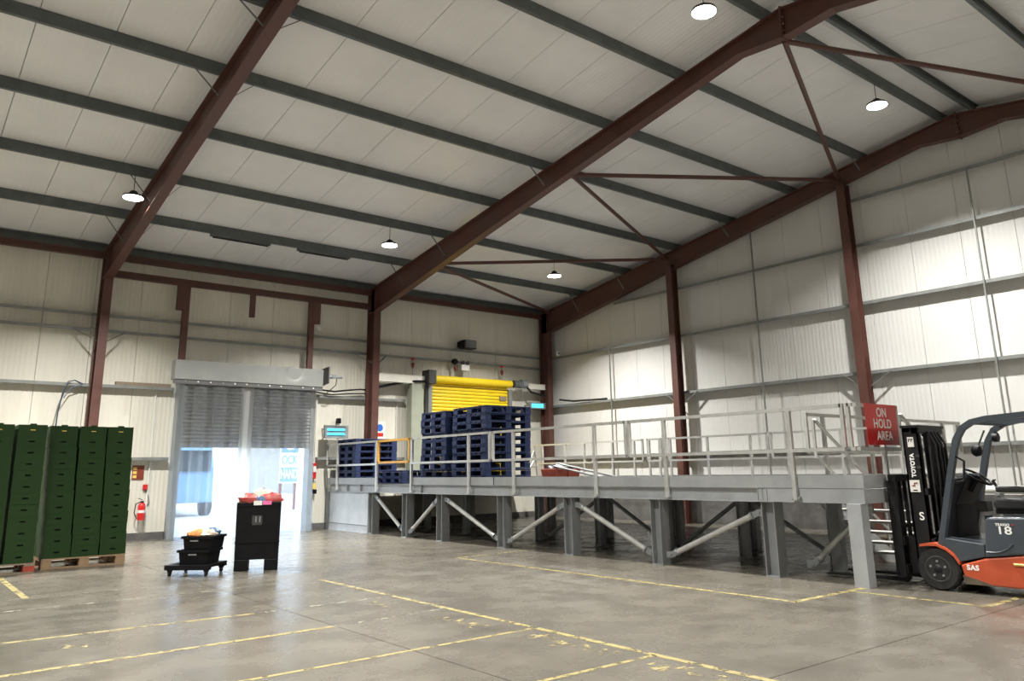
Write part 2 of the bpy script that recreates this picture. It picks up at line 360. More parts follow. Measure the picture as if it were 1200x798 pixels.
# portal frames
BOT = [(19.3, 5.83), (14.0, 6.86), (6.95, 8.16), (6.1, 8.08)]
def portal(x, label, fw=.2, braces=()):
    t = thing('portal_frame', label, 'steel frame', (x, YW - .4, 0)); h = fw / 2
    for s in (1, -1):
        def Y(y): return y if s == 1 else 2 * YR - y
        cb = B().box(x - h, x + h, min(Y(19.30), Y(19.322)), max(Y(19.30), Y(19.322)), 0, 6.5)
        cb.box(x - h, x + h, min(Y(19.678), Y(19.70)), max(Y(19.678), Y(19.70)), 0, 6.5)
        cb.box(x - .008, x + .008, min(Y(19.322), Y(19.678)), max(Y(19.322), Y(19.678)), 0, 6.5)
        cb.box(x - h, x - .008, min(Y(19.322), Y(19.678)), max(Y(19.322), Y(19.678)), 5.82, 5.84)
        cb.build('column', 'red_oxide', t)
        for d in (-1, 1):
            if x < 16: B().bar((x + d * .08, Y(19.36), 4.36), (x + d * .52, Y(19.70), 4.65), .04, .008).build('column_brace', 'purlin_grey', t)
        top = [(y, rtop(y)) for y in (19.70, 6.1)]
        pl = [(Y(a), z) for a, z in top] + [(Y(a), z + .02) for a, z in reversed(BOT)] + [(Y(19.70), 5.85)]
        rb = B().prism(pl, 'x', x - .008, x + .008)
        for (ya, za), (yb, zb) in zip(BOT[:-1], BOT[1:]):
            rb.prism([(Y(ya), za), (Y(yb), zb), (Y(yb), zb + .022), (Y(ya), za + .022)], 'x', x - h, x + h)
        (ya, za), (yb, zb) = top
        rb.prism([(Y(ya), za - .02), (Y(yb), zb - .02), (Y(yb), zb), (Y(ya), za)], 'x', x - h, x + h)
        rb.build('rafter', 'red_oxide', t)
        for yb_ in braces:
            if s == -1: continue
            zb_ = rtop(yb_); yl = yb_
            for d in (-1, 1):
                z_b = 8.22 - (yl - 6.95) * .1815
                B().bar((x + d * .09, yl, z_b + .03), (x + d * .5, yl, zb_ + .02), .035, .008).build('flange_brace', 'purlin_grey', t)
    B().box(x - h, x + h, YR - .012, YR + .012, 8.06, 8.63).build('apex_plate', 'red_oxide', t)
    for k, (dx, z) in enumerate([(d, z) for d in (-.06, .06) for z in (8.2, 8.32, 8.44)]):
        B().cyl((x + dx, YR - .03, z), (x + dx, YR + .03, z), .014, 6).build('bolt', 'galv', t)
    return t
portal(-10.15, 'dark red steel portal frame furthest from the gable wall')
portal(-3.25, 'dark red steel portal frame between the green crates and the end wall without doors')
portal(3.645, 'dark red steel portal frame with its column behind the green crate stacks', .19, (17.75, 15.78, 11.95, 10.1))
portal(10.55, 'dark red steel portal frame with its column between the strip curtain and yellow shutter', .2, (17.75, 15.78, 11.95))
portal(16.95, 'dark red steel portal frame set against the white gable wall', .2, (17.75, 15.78, 11.95, 8.25))

# roof bracing tubes between the last two frames
NB = [(10.6, 16.5, 6.62), (10.6, 11.25, 7.40), (10.6, 6.15, 8.08)]
MB_ = [(16.9, 19.2, 6.50), (16.9, 14.1, 7.20), (16.9, 8.8, 7.95), (16.9, 3.5, 7.95)]
for i, j, tx in ((0, 0, 'corner column'), (0, 1, 'gable post next to the corner'), (1, 1, 'gable post next to the corner, from mid rafter'), (1, 2, 'gable post behind the red sign, from mid rafter'), (2, 2, 'gable post behind the red sign, from the ridge'), (2, 3, 'gable post beyond the forklift')):
    o = B().cyl(NB[i], MB_[j], .045, 10).build('roof_brace', 'red_oxide', smooth=True)
    tag(o, 'slim red roof brace to the ' + tx, 'brace', 'roof braces of the end bay')

# gable posts, girts, sag bars
GY = [14.0, 8.75, 3.5, -1.75]
for k, yy in enumerate(GY):
    zt = 6.57 + SL * (19.24 - max(yy, 2 * YR - yy)) - .42
    t = thing('gable_post', 'red steel post on the gable wall, ' + ['next to the corner behind the guard rails', 'behind the red hold sign', 'beyond the forklift truck', 'last before the rear corner'][k], 'post', (16.9, yy, 0))
    B().box(16.80, 16.815, yy - .1, yy + .1, 0, zt).box(17.035, 17.05, yy - .1, yy + .1, 0, zt).box(16.815, 17.035, yy - .006, yy + .006, 0, zt).build('post', 'red_oxide', t)
    B().box(16.78, 17.05, yy - .11, yy + .11, zt, zt + .02).build('cap_plate', 'red_oxide', t)
    for d in (-1, 1):
        B().bar((17.0, yy + d * .1, 3.12), (17.05, yy + d * .55, 3.42), .05, .01).build('knee_brace', 'galv', t)
def girt(name, axis, a, b, z, off, label, grp):
    # horizontal-web cold-rolled girt; off = (inner, outer) distance coordinate
    i, o_ = off; s = 1 if o_ > i else -1
    pr = [(i, z - .07), (i + s * .012, z - .07), (i + s * .012, z - .012), (o_, z - .012), (o_, z + .0), (i, z + .0)]
    bb = B()
    bb.prism(pr, axis, a, b)
    return tag(bb.build(name, 'girt_grey'), label, 'girt', grp)
for z, a, b_, tx in ((5.06, XW0, 16.9, 'topmost'), (4.70, XW0, 16.9, 'second from the top'), (3.45, XW0, DX0 - .12, 'beside the strip curtain, at hood height'), (3.45, DX1 + .2, 11.75, 'between strip curtain and yellow shutter'), (3.40, 15.55, 16.9, 'beside the yellow shutter at the corner'), (1.83, XW0, DX0 - .12, 'behind the green crates, lowest'), (1.83, DX1 + .2, 11.75, 'behind the blue pallets, lowest')):
    girt('wall_girt', 'x', a, b_, z, (19.70, 19.875), 'grey steel girt across the doorway wall, ' + tx, 'girts on the doorway wall')
for z, tx in ((7.46, 'just under the rafter'), (6.36, 'second from the top'), (5.02, 'above the corner camera'), (3.46, 'behind the guard rails at mid height'), (1.83, 'lowest, behind the platform')):
    yl = 19.6
    y0 = 8.85 if z > 7 else (16.4 if z > 6.2 else yl)
    girt('wall_girt', 'y', max(YB, 2 * YR - y0), min(yl, y0), z, (17.05, 17.245), 'grey steel girt across the white gable wall, ' + tx, 'girts on the gable wall')
for yy, tx in ((16.65, 'between the corner and first gable post'), (11.4, 'between the two red gable posts'), (6.1, 'under the roof ridge'), (.9, 'beyond the forklift')):
    zt = 7.44 if yy < 12.5 else (6.3 if yy < 15 else 5.0)
    o = B().bar((17.02, yy, .85), (17.02, yy, zt), .035, .03, (0, 1, 0)).build('sag_bar', 'girt_grey')
    tag(o, 'thin grey sag bar on the gable wall ' + tx, 'bar', 'sag bars')
for yy in (18.0, 10.0): pass
# door head frame of red steel over the strip-curtain doorway
t = thing('door_head_frame', 'dark red steel beam and hanger posts above the strip curtain doorway', 'steel frame', (7.1, 19.5, 4.0))
B().box(3.75, 10.45, 19.45, 19.55, 5.90, 5.92).box(3.75, 10.45, 19.45, 19.55, 6.04, 6.06).box(3.75, 10.45, 19.49, 19.51, 5.92, 6.04).build('head_beam', 'red_oxide', t)
for x in (5.43, 8.665): B().box(x - .07, x + .07, 19.44, 19.56, 3.64, 5.90).build('hanger_post', 'red_oxide', t)
B().box(5.21, 5.42, 19.43, 19.56, 5.30, 5.92).build('gusset_plate', 'red_oxide', t)
B().box(8.68, 8.90, 19.43, 19.56, 5.32, 5.92).build('gusset_plate', 'red_oxide', t)
B().box(7.0, 7.12, 19.45, 19.55, 5.31, 5.91).build('stub', 'red_oxide', t)

# ------------------------------------------------------------------ strip-curtain doorway
t = thing('shutter_hood', 'dented grey metal hood above the strip curtain', 'shutter hood', (7.1, 19.3, 3.6))
hv = B().box(5.20, 8.90, 19.115, 19.42, 3.60, 4.05)
hf = B(); nx, nz_ = 74, 9
hf.add([(5.20 + 3.70 * i / nx, 19.10 + .055 * math.exp(-((5.2 + 3.7 * i / nx - 8.12) / .16) ** 2 - ((3.6 + .45 * j / nz_ - 3.93) / .16) ** 2), 3.60 + .45 * j / nz_ + (.02 * math.exp(-((5.2 + 3.7 * i / nx - 8.0) / .09) ** 2) if j == nz_ else 0)) for j in range(nz_ + 1) for i in range(nx + 1)],
       [(j * (nx + 1) + i, j * (nx + 1) + i + 1, (j + 1) * (nx + 1) + i + 1, (j + 1) * (nx + 1) + i) for j in range(nz_) for i in range(nx)])
hf.build('front_sheet', 'hood_grey', t, smooth=True, label='front sheet with a dent near its right end')
hv.build('hood_box', 'hood_grey', t, bevel=.008)
B().prism([(18.78, 3.68), (19.42, 3.60), (19.42, 4.07), (18.78, 4.10)], 'x', 8.90, 8.93).build('end_plate', 'backing', t)
B().box(5.2, 8.9, 19.12, 19.2, 3.50, 3.60).build('track_rail', 'backing', t)
for k in range(12):
    B().cyl((5.45 + k * .29, 19.10, 3.555), (5.45 + k * .29, 19.12, 3.555), .018, 8).build('hanger_bolt', 'white_plastic' if k % 3 else 'steel_bright', t)
# motor arm on the hood end
t2 = thing('shutter_motor', 'small grey shutter motor with cable on the right end of the hood', 'motor', (9.1, 19.3, 3.9))
B().cyl((8.93, 19.25, 3.9), (9.18, 19.25, 3.9), .06, 12).build('motor_body', 'galv', t2, smooth=True)
B().cyl((9.18, 19.25, 3.9), (9.5, 19.25, 3.9), .035, 10).build('shaft', 'galv', t2, smooth=True)
B().box(9.22, 9.32, 19.2, 19.3, 3.86, 3.96).build('gear_box', 'galv', t2)
B().tube([(9.35, 19.25, 3.86), (9.36, 19.3, 3.7), (9.27, 19.4, 3.58), (9.2, 19.5, 3.5)], .012, 6).build('motor_cable', 'cable_black', t2)
# partly lowered grey roller shutter behind the strips
t = thing('roller_shutter', 'half-lowered grey roller shutter behind the strip curtain', 'shutter', (7.2, 19.62, 2.08))
n = 17; hgt = (3.62 - 2.10) / n
sl0 = None
for k in range(n):
    z = 2.10 + k * hgt
    if sl0 is None:
        sl0 = B().prism([(19.64, z), (19.60, z + .012), (19.595, z + hgt * .55), (19.61, z + hgt - .012), (19.64, z + hgt)], 'x', 5.55, 8.85).build('slat', 'shutter_grey', t)
    else:
        c = sl0.copy(); C.objects.link(c); c.location = sl0.location + Vector((0, 0, k * hgt)); 
B().box(5.55, 8.85, 19.59, 19.65, 2.05, 2.11).build('bottom_rail', 'shutter_grey', t)
for x0, x1 in ((5.46, 5.60), (8.80, 8.93)):
    B().box(x0, x1, 19.57, 19.87, 0, 3.6).build('guide_rail', 'girt_grey', t)
# PVC strips
t = thing('strip_curtain', 'clear PVC strip curtain hanging across the bright doorway', 'curtain', (7.1, 19.35, 0))
nst = 15; ws = (8.70 - 5.26) / nst
for k in range(nst):
    x0 = 5.26 + k * ws - .035; x1 = x0 + ws + .085; yb = 19.19 + (.045 if k % 2 else 0)
    rows = 8; v = []; f = []; kx = random.uniform(-.015, .015)
    for r in range(rows + 1):
        z = 3.56 - (3.54) * r / rows; tt = r / rows
        bow = (.06 * tt ** 2 if k == 0 else (.06 * tt ** 3 if k == nst - 1 else kx * tt)); fw = -.12 * tt ** 4 if k == 0 else 0
        for c in range(5):
            u = c / 4; v.append((x0 + (x1 - x0) * u + bow, yb - .025 * math.sin(PI * u) + fw * (1 - u) + .01 * math.sin(6 * tt + k), z))
    for r in range(rows):
        for c in range(4): f.append((r * 5 + c, r * 5 + c + 1, r * 5 + c + 6, r * 5 + c + 5))
    B().add(v, f).build('strip', 'pvc_milky' if k == 7 else ('pvc_clear' if k % 2 else 'pvc_hazy'), t, smooth=True)

# ------------------------------------------------------------------ yard seen through the doorway
struct(B().box(-30, 60, YW + .11, 75, -.12, -.02).build('yard_ground', 'yard'))
t = thing('warehouse', 'pale rendered building across the yard beyond the doorway', 'building', (20, 60, 0))
B().box(-10, 55, 60, 70, -.02, 9).build('facade', 'render_white', t)
for x in (14, 22, 30): B().box(x, x + 4, 59.9, 60, -.02, 4.2).build('loading_door', 'shutter_grey', t)
t = thing('lorry', 'pale blue lorry parked outside beyond the strip curtain', 'lorry', (8.8, 33, 0))
B().box(7.6, 9.95, 31.6, 37.5, .75, 3.4).build('box_body', 'lorry_blue', t)
B().prism([(30.0, .45), (31.5, .45), (31.5, 2.6), (30.5, 2.6), (30.05, 1.7)], 'x', 7.7, 9.85).build('cab', 'lorry_blue', t, bevel=.05)
B().box(7.85, 9.7, 29.98, 30.3, 1.55, 2.3).build('windscreen', 'glass_dark', t)
for x in (7.65, 9.65):
    for yy in (30.7, 35.9): B().cyl((x, yy, .40), (x + .28, yy, .40), .42, 18).build('wheel', 'rubber', t)
t = thing('yard_sign', 'white and pale blue notice board with large letters outside the doorway', 'sign', (13.55, 31.9, 0))
B().box(13.15, 13.95, 32.0, 32.06, 1.05, 2.95).build('board', 'render_white', t)
B().box(13.18, 13.92, 31.985, 32.0, 1.10, 1.68).build('blue_panel', 'lorry_blue', t)
B().box(13.18, 13.92, 31.985, 32.0, 2.28, 2.92).build('blue_panel', 'lorry_blue', t)
for x in (13.2, 13.82): B().box(x, x + .09, 32.06, 32.14, -.02, 2.9).build('post', 'scrap_red', t)
text('lettering', 'CI', .5, 'text_white', t, (13.55, 31.975, 2.56), (1, 0, 0), (0, 0, 1), 1, .012, .8)
text('lettering', 'OCK', .5, 'lorry_blue', t, (13.55, 31.985, 1.98), (1, 0, 0), (0, 0, 1), 1, .008, .62)
text('lettering', 'HAND', .5, 'text_white', t, (13.55, 31.975, 1.40), (1, 0, 0), (0, 0, 1), 1, .01, .5)

# ------------------------------------------------------------------ high-bay lamps
def lamp_proto():
    t = bpy.data.objects.new('high_bay_lamp', None); C.objects.link(t)
    B().cyl((0, 0, .10), (0, 0, .455), .007, 6).build('hanger', 'cable_black', t)
    B().lathe([(.04, .13), (.07, .11), (.09, .05), (.18, .035), (.195, .0), (.18, -.006)], (0, 0, 0), 'z', 20).build('housing', 'black_steel', t, smooth=True)
    B().lathe([(.18, -.008), (.18, -.02), (.12, -.034)], (0, 0, 0), 'z', 20).build('lens', 'lamp_lens', t)
    return t
lp = lamp_proto(); first = True
LROWS = [(15.78, 6.66, 'over the doorway side'), (6.42, 8.10, 'under the ridge'), (-3.58, 6.66, 'over the rear side')]
LX = [(3.25, 'beside the frame behind the green crates'), (8.9, 'between the two middle frames'), (14.1, 'in the bay next to the gable'), (-2.2, 'behind the frame of the crate side'), (-7.7, 'in the far end bay')]
lamps = []
for (yy, zz, ta) in LROWS:
    for (x, tb) in LX:
        o = lp if first else copy_tree(lp); first = False; lamps.append(o)
        o.location = (x, yy, zz); tag(o, 'round high bay lamp ' + ta + ', ' + tb, 'lamp', 'high bay lamps')
ld = bpy.data.lights.new('high_bay_light', 'AREA'); ld.shape = 'DISK'; ld.size = .3; ld.energy = LAMP_W; ld.color = (1, .98, .935); ld.spread = math.radians(LAMP_SPREAD)
for o in lamps:
    lo = bpy.data.objects.new('high_bay_light', ld); C.objects.link(lo); lo.parent = o; lo.location = (0, 0, -.036)

# ------------------------------------------------------------------ loading platform
PX, PE, DZK = 9.45, 15.62, 1.14          # front edge, rear edge, deck height
YN, YS = 5.05, 6.35                      # near end, stair notch
pf = thing('loading_platform', 'long grey steel loading platform on I-section legs along the gable wall', 'platform', (12.5, 12, 0))
B().prism([(PX + .06, YN + .03), (10.45, YN + .03), (10.45, YS), (PE, YS), (PE, YW - .25), (PX + .06, YW - .25)], 'z', DZK - .012, DZK).build('deck_plate', 'deck_steel_shaded', pf)
# front edge beam (channel: web recessed under flanges)
def edge_beam(y0, y1): 
    B().box(PX + .03, PX + .045, y0, y1, .965, 1.125).box(PX - .03, PX + .045, y0, y1, .95, .967).box(PX - .012, PX + .045, y0, y1, 1.122, DZK - .012).build('edge_beam', 'platform_grey', pf)
edge_beam(6.55, YW - .2)
B().box(PX - .02, PX + .04, YN + .031, 6.55, .955, DZK - .012).build('edge_beam', 'platform_grey', pf)
B().box(PX - .02, 10.45, YN, YN + .03, .955, DZK - .012).build('end_beam', 'platform_grey', pf)
B().box(10.45, 10.48, YN, YS, .955, DZK - .012).build('end_beam', 'platform_grey', pf)
B().box(10.48, PE, YS - .02, YS + .01, .955, DZK - .012).build('end_beam', 'platform_grey', pf)
B().box(PE - .03, PE, YS, YW - .25, .955, DZK - .012).build('rear_beam', 'platform_grey', pf)
# junction box ends of the two beams at the near joint
B().box(PX - .035, PX + .02, 6.40, 6.55, .955, .97).box(PX - .035, PX + .02, 6.40, 6.55, 1.135, 1.15).box(PX - .035, PX + .02, 6.40, 6.41, .97, 1.135).box(PX - .035, PX + .02, 6.54, 6.55, .97, 1.135).box(PX - .035, PX + .02, 6.47, 6.48, .97, 1.135).build('beam_joint', 'platform_grey', pf)
B().box(PX + .015, PX + .022, 6.41, 6.54, .97, 1.135).build('joint_recess_shade', 'recess_shade', pf)  # dark plate standing in for the shade inside the joint
for y0, y1 in ((17.07, YW - .22), (12.48, 15.42), (6.5, 12.44), (YN, 6.5)):
    B().box(PX - .03, PX - .018, y0, y1, 1.135, 1.295).build('toe_plate', 'platform_grey', pf)
B().box(PX - .03, 10.45, YN - .013, YN - .001, 1.135, 1.295).build('toe_plate', 'platform_grey', pf)
B().box(PE, PE + .012, YS, YW - .3, 1.10, 1.25).build('toe_plate', 'leg_grey', pf)
B().box(10.48, PE, YS - .032, YS - .02, 1.10, 1.25).build('toe_plate', 'leg_grey', pf)
for y in (17.9, 18.6, 15.1): B().box(PX - .03, PX + .03, y, y + .012, .967, 1.122).build('web_stiffener', 'platform_grey', pf)
# cross beams below the deck
for y in (18.0, 16.0, 14.4, 12.3, 10.4, 8.4, 6.6):
    B().box(PX + .08, PE - .04, y - .05, y + .05, .97, 1.125).build('cross_beam', 'leg_grey', pf)
def isec(x, y, w, d, z1, mt='leg_grey'):
    b = B().box(x, x + w, y, y + .014, .012, z1).box(x, x + w, y + d - .014, y + d, .012, z1).box(x + w / 2 - .006, x + w / 2 + .006, y + .014, y + d - .014, .012, z1)
    b.box(x - .01, x + w + .01, y - .01, y + d + .01, 0, .012).box(x - .01, x + w + .01, y - .01, y + d + .01, z1, z1 + .01)
    return b
LEG = [17.31, 15.73, 14.31, 12.20, 10.30, 8.32, 6.33]
lg0 = isec(PX, LEG[0], .2, .2, .94).build('leg', 'leg_grey', pf)
for y in LEG[1:]:
    c = lg0.copy(); C.objects.link(c); c.location = lg0.location + Vector((0, y - LEG[0], 0))
il0 = isec(11.05, 15.7, .13, .15, .94).build('inner_leg', 'platform_grey', pf)
for x, y in ((11.1, 13.1), (11.05, 11.25), (11.1, 9.6), (11.1, 8.0), (11.15, 6.45), (12.4, 14.2), (12.4, 12.35), (12.45, 10.45), (12.4, 8.7), (14.4, 14.3), (14.4, 12.2), (14.4, 10.3), (14.4, 8.3), (15.35, 6.5), (15.35, 18), (12.4, 17.4), (11.05, 17.4)):
    c = il0.copy(); C.objects.link(c); c.location = il0.location + Vector((x - 11.05, y - 15.7, 0))
B().box(PX - .10, PX + .07, YN + .02, YN + .20, 0, .955).build('end_leg', 'platform_grey', pf)
B().box(10.36, 10.48, YN + .9, YN + 1.06, 0, .955).build('end_leg', 'leg_grey', pf)
B().box(PX - .02, PX + .17, YW - .28, YW - .12, 0, .945).build('end_leg', 'leg_grey', pf)
B().box(PX + .01, PX + .06, 17.55, YW - .28, .0, .945).build('side_panel', 'concrete_block', pf)
B().box(PX + .002, PX + .012, 17.56, YW - .29, .165, .185).build('panel_ledge', 'leg_grey', pf)
def brace(y0, z0, y1, z1, x=PX + .07):
    a = Vector((x, y0, z0)); b = Vector((x, y1, z1)); d = (b - a).normalized()
    o = B().cyl(a + d * .12, b - d * .12, .042, 14).build('brace_tube', 'rail_grey', pf, smooth=True)
    for q, s in ((a, 1), (b, -1)):
        B().bar(q, q + d * s * .16, .03, .085).build('bracket', 'galv', o)
        B().cyl(q + d * s * .11, q + d * s * .15, .055, 12).build('collar', 'galv', o)
        e = Vector((0, 1 if d.y * s > 0 else -1, 0)) * -.09
        B().bar(q + e, q + d * s * .02, .028, .09).build('lug', 'galv', o)
        B().cyl(q + Vector((-.03, 0, 0)), q + Vector((.03, 0, 0)), .02, 8).build('pin', 'galv', o)
brace(LEG[0] - .06, .86, LEG[1] + .27, .15); brace(LEG[1] - .07, .13, LEG[2] + .27, .83)
brace(LEG[2] - .09, .84, LEG[3] + .27, .15); brace(LEG[3] - .10, .13, LEG[4] + .27, .82)
brace(LEG[4] - .11, .83, LEG[5] + .27, .15); brace(LEG[5] - .12, .15, LEG[6] + .28, .81)
brace(LEG[6] - .1, .12, YN + .35, .85, 10.1)
B().cyl((11.2, 12.9, .1), (11.2, 11.4, .85), .035, 10).build('inner_brace', 'leg_grey', pf)
B().cyl((11.2, 11.1, .85), (11.2, 9.7, .1), .035, 10).build('inner_brace', 'leg_grey', pf)
B().cyl((11.2, 9.4, .1), (11.2, 8.2, .85), .035, 10).build('inner_brace', 'leg_grey', pf)
B().cyl((11.3, 7.9, .85), (11.3, 6.6, .1), .035, 10).build('inner_brace', 'leg_grey', pf)

# guard rails: rectangular loops on posts; p(s) maps distance along the run to a point
def rail(p, s0, s1, posts, zt=2.165, zm=1.63, foot=1.0, w=.045, ends=(True, True), mt='rail_grey', out=(-.055, 0), flat=True):
    b = B()
    for z in (zt - w / 2, zm - w / 2): b.bar((*p(s0), z), (*p(s1), z), w, w)
    for s, e in ((s0, ends[0]), (s1, ends[1])):
        if e: b.bar((*p(s), zm), (*p(s), zt), w, w, (1, 0, 0) if abs(out[0]) > 0 else (0, 1, 0))
    o = b.build('guard_rail', mt, pf)
    for s in posts:
        q = p(s); px, py = q[0] + out[0] * .0, q[1] + out[1] * .0
        pb = B().bar((px, py, foot), (px, py, zt - w), .05, .05, (1, 0, 0)).build('post', mt, o)
        if flat:
            B().box(px - .012, px + .03, py - .06, py + .06, foot, foot + .04).build('foot_plate', 'galv', o)
            for d in (-.042, .042): B().cyl((px - .02, py + d, foot + .02), (px - .01, py + d, foot + .02), .012, 8).build('bolt', 'steel_bright', o)
    return o
fx = PX - .06
front = lambda s: (fx, s)
rail(front, 19.72, 17.06, [19.1, 17.03], foot=.975)
rail(front, 15.42, 12.54, [15.45, 13.25], foot=.975)
rail(front, 12.43, 8.90, [11.8, 9.62], foot=.975)
rail(front, 8.82, 5.20, [8.1, 5.95], foot=.985)
rail(front, 5.12, 5.06, [], ends=(True, False))
nearr = lambda s: (s, YN - .02)
rail(nearr, fx, 10.42, [10.0], foot=1.0, out=(0, -.05), flat=False, ends=(False, True))
# rear runs
rr = lambda s: (PE - .05, s)
for a, b_, ps in ((14.0, 13.55, [13.95, 13.6]), (13.3, 10.45, [13.25, 12.1, 10.9]), (10.35, 6.45, [9.95, 8.7, 7.5])):
    rail(rr, a, b_, ps, foot=DZK, flat=False)
rr2 = lambda s: (PE - .02, s)
for a, b_, ps in ((18.6, 16.05, [18.2, 17.2, 16.4]), (15.98, 14.2, [15.3, 14.5])): rail(rr2, a, b_, ps, foot=DZK, flat=False)
sr = lambda s: (s, YS + .03)
rail(sr, 10.5, 15.55, [10.95, 12.3, 13.6, 14.9], foot=DZK, out=(0, -.05), flat=False)
# yellow swing gate in the front rail
gt = B()
for z in (1.64, 2.14): gt.bar((fx, 16.98, z), (fx, 15.52, z), .05, .05)
for y in (16.96, 15.54): gt.bar((fx, y, 1.62), (fx, y, 2.16), .05, .05, (1, 0, 0))
go = gt.build('swing_gate', 'gate_orange', pf, label='orange-yellow swing gate')
for z in (1.72, 2.05): B().cyl((fx, 17.02, z - .04), (fx, 17.02, z + .04), .02, 8).build('hinge', 'galv', go)

# staircase at the near end, going down beside the gable side
st = thing('staircase', 'grey steel staircase at the near end of the platform, behind the forklift mast', 'staircase', (11.4, 5.7, 0))
NR, RI, GO = 7, DZK / 7, .27
for y in (5.09, 6.27):
    B().prism([(10.50, DZK - .02), (10.66, DZK - .02), (10.5 + NR * GO + .05, .10), (10.5 + NR * GO + .05, 0), (10.5 + NR * GO - .26, 0), (10.50, DZK - .27)], 'y', y, y + .012).build('stringer', 'platform_grey', st)
for k in range(1, NR):
    x = 10.5 + k * GO - .13; z = DZK - k * RI
    tr = B().box(x - .12, x + .14, 5.10, 6.27, z - .03, z).build('tread', 'rail_grey', st)
    B().prism([(x - .1, z - .03), (x + .12, z - .03), (x + .12, z - .14)], 'y', 5.103, 5.115).build('tread_bracket', 'platform_grey', tr)
for y in (5.06, 6.30):
    hb = B()
    hb.tube([(10.55, y, 1.52), (10.55, y, 2.06), (10.60, y, 2.06), (12.35, y, .98), (12.35, y, .0)], .026, 8)
    hb.build('handrail', 'rail_grey', st, smooth=True)
    B().cyl((10.56, y, 1.55), (12.34, y, .46), .022, 8).build('mid_rail', 'rail_grey', st)
    B().cyl((11.4, y, .5), (11.4, y, 1.56), .022, 8).build('baluster', 'rail_grey', st)

# red hold sign on the near rail
t = thing('hold_sign', 'red sign reading ON HOLD AREA on the platform end rail', 'sign', (9.97, YN - .05, 1.65))
B().box(9.57, 10.37, YN - .055, YN - .05, 1.845, 2.165).build('upper_panel', 'sign_red', t)
B().box(9.57, 10.37, YN - .055, YN - .05, 1.655, 1.845).build('lower_panel', 'sign_red_dark', t, label='darker red lower part of the sign')
for s_, z, x in (('ON', 2.055, 9.97), ('HOLD', 1.915, 9.97), ('AREA', 1.765, 10.0)):
    text('lettering', s_, .158, 'text_white', t, (x, YN - .058, z), (1, 0, 0), (0, 0, 1), 1.05, .0025)

# ------------------------------------------------------------------ pallets
def pallet_proto(name, mt, lx, ly, h, block_mt=None):
    # origin at the middle of the base; long boards along y
    t = bpy.data.objects.new(name, None); C.objects.link(t)
    tb = .022; hb = h - 3 * tb - .004
    b0 = B().box(-lx / 2, lx / 2, -.06, .06, h - tb, h).build('top_board', mt, t)
    nb = 7
    for k in range(nb):
        o = b0 if k == 0 else b0.copy()
        if k: C.objects.link(o)
        o.location = (0, -ly / 2 + .06 + (ly - .12) * k / (nb - 1), 0)
    s0 = B().box(-.07, .07, -ly / 2, ly / 2, h - 2 * tb - .001, h - tb - .001).build('stringer_board', mt, t)
    bb0 = B().box(-.07, .07, -ly / 2, ly / 2, 0, tb).build('bottom_board', mt, t)
    bl0 = B().box(-.075, .075, -.08, .08, tb + .001, tb + .001 + hb).build('block', block_mt or mt, t)
    for k, x in enumerate((-lx / 2 + .075, 0, lx / 2 - .075)):
        a = s0 if k == 0 else s0.copy(); c = bb0 if k == 0 else bb0.copy()
        if k: C.objects.link(a); C.objects.link(c)
        a.location = (x, 0, 0); c.location = (x, 0, 0)
        for j, y in enumerate((-ly / 2 + .08, 0, ly / 2 - .08)):
            o = bl0 if (k == 0 and j == 0) else bl0.copy()
            if not (k == 0 and j == 0): C.objects.link(o)
            o.location = (x, y, 0)
    e0 = B().box(-lx / 2 + .15, lx / 2 - .15, -ly / 2, -ly / 2 + .1, 0, tb - .001).build('end_board', mt, t)
    e1 = e0.copy(); C.objects.link(e1); e1.location = (0, ly - .1, 0)
    return t
PH = .16
bp1 = pallet_proto('blue_pallet', 'pallet_blue', 1.2, 1.2, PH - .002)
bp2 = pallet_proto('blue_pallet', 'pallet_blue', 1.2, 1.0, PH - .002)
used = {}
rp = random.Random(11)
def put(proto, x, y, z, label, group, rot=0.):
    o = proto if proto.name not in used else copy_tree(proto); used[proto.name] = 1
    o.location = (x, y, z); o.rotation_euler = (0, 0, rot); tag(o, label, 'pallet', group); return o
rank = ['lowest', 'second', 'third', 'fourth', 'fifth', 'sixth', 'seventh', 'eighth', 'ninth', 'topmost']
for k in range(10):
    lab = ('topmost' if k == 9 else rank[k] + ' from the bottom') if k else 'lowest'
    o = put(bp1, 10.32 + rp.uniform(-.02, .02), 13.72 + rp.uniform(-.02, .02), DZK + k * PH, 'blue pallet, %s in the tall stack in front of the yellow shutter' % lab, 'tall blue pallet stack before the shutter', rp.uniform(-.012, .012))
    o = put(bp2, 10.30 + rp.uniform(-.02, .02), 15.04 + rp.uniform(-.025, .025), DZK + k * PH * .985, 'blue pallet, %s in the tall stack beside the orange gate' % lab, 'tall blue pallet stack by the gate', rp.uniform(-.012, .012))
for k in range(7):
    lab = 'topmost' if k == 6 else (rank[k] + (' from the bottom' if k else ''))
    put(bp2, 10.07 + rp.uniform(-.006, .006), 18.785 + rp.uniform(-.004, .004), DZK + k * PH, 'blue pallet, %s in the stack beside the strip curtain' % lab, 'blue pallet stack by the doorway', rp.uniform(-.003, .003))
for k in range(2):
    put(bp2, 10.76, 17.62, DZK + k * PH, 'blue pallet, %s of the low pair behind the orange gate' % ('upper' if k else 'lower'), 'low pair of blue pallets', .0)

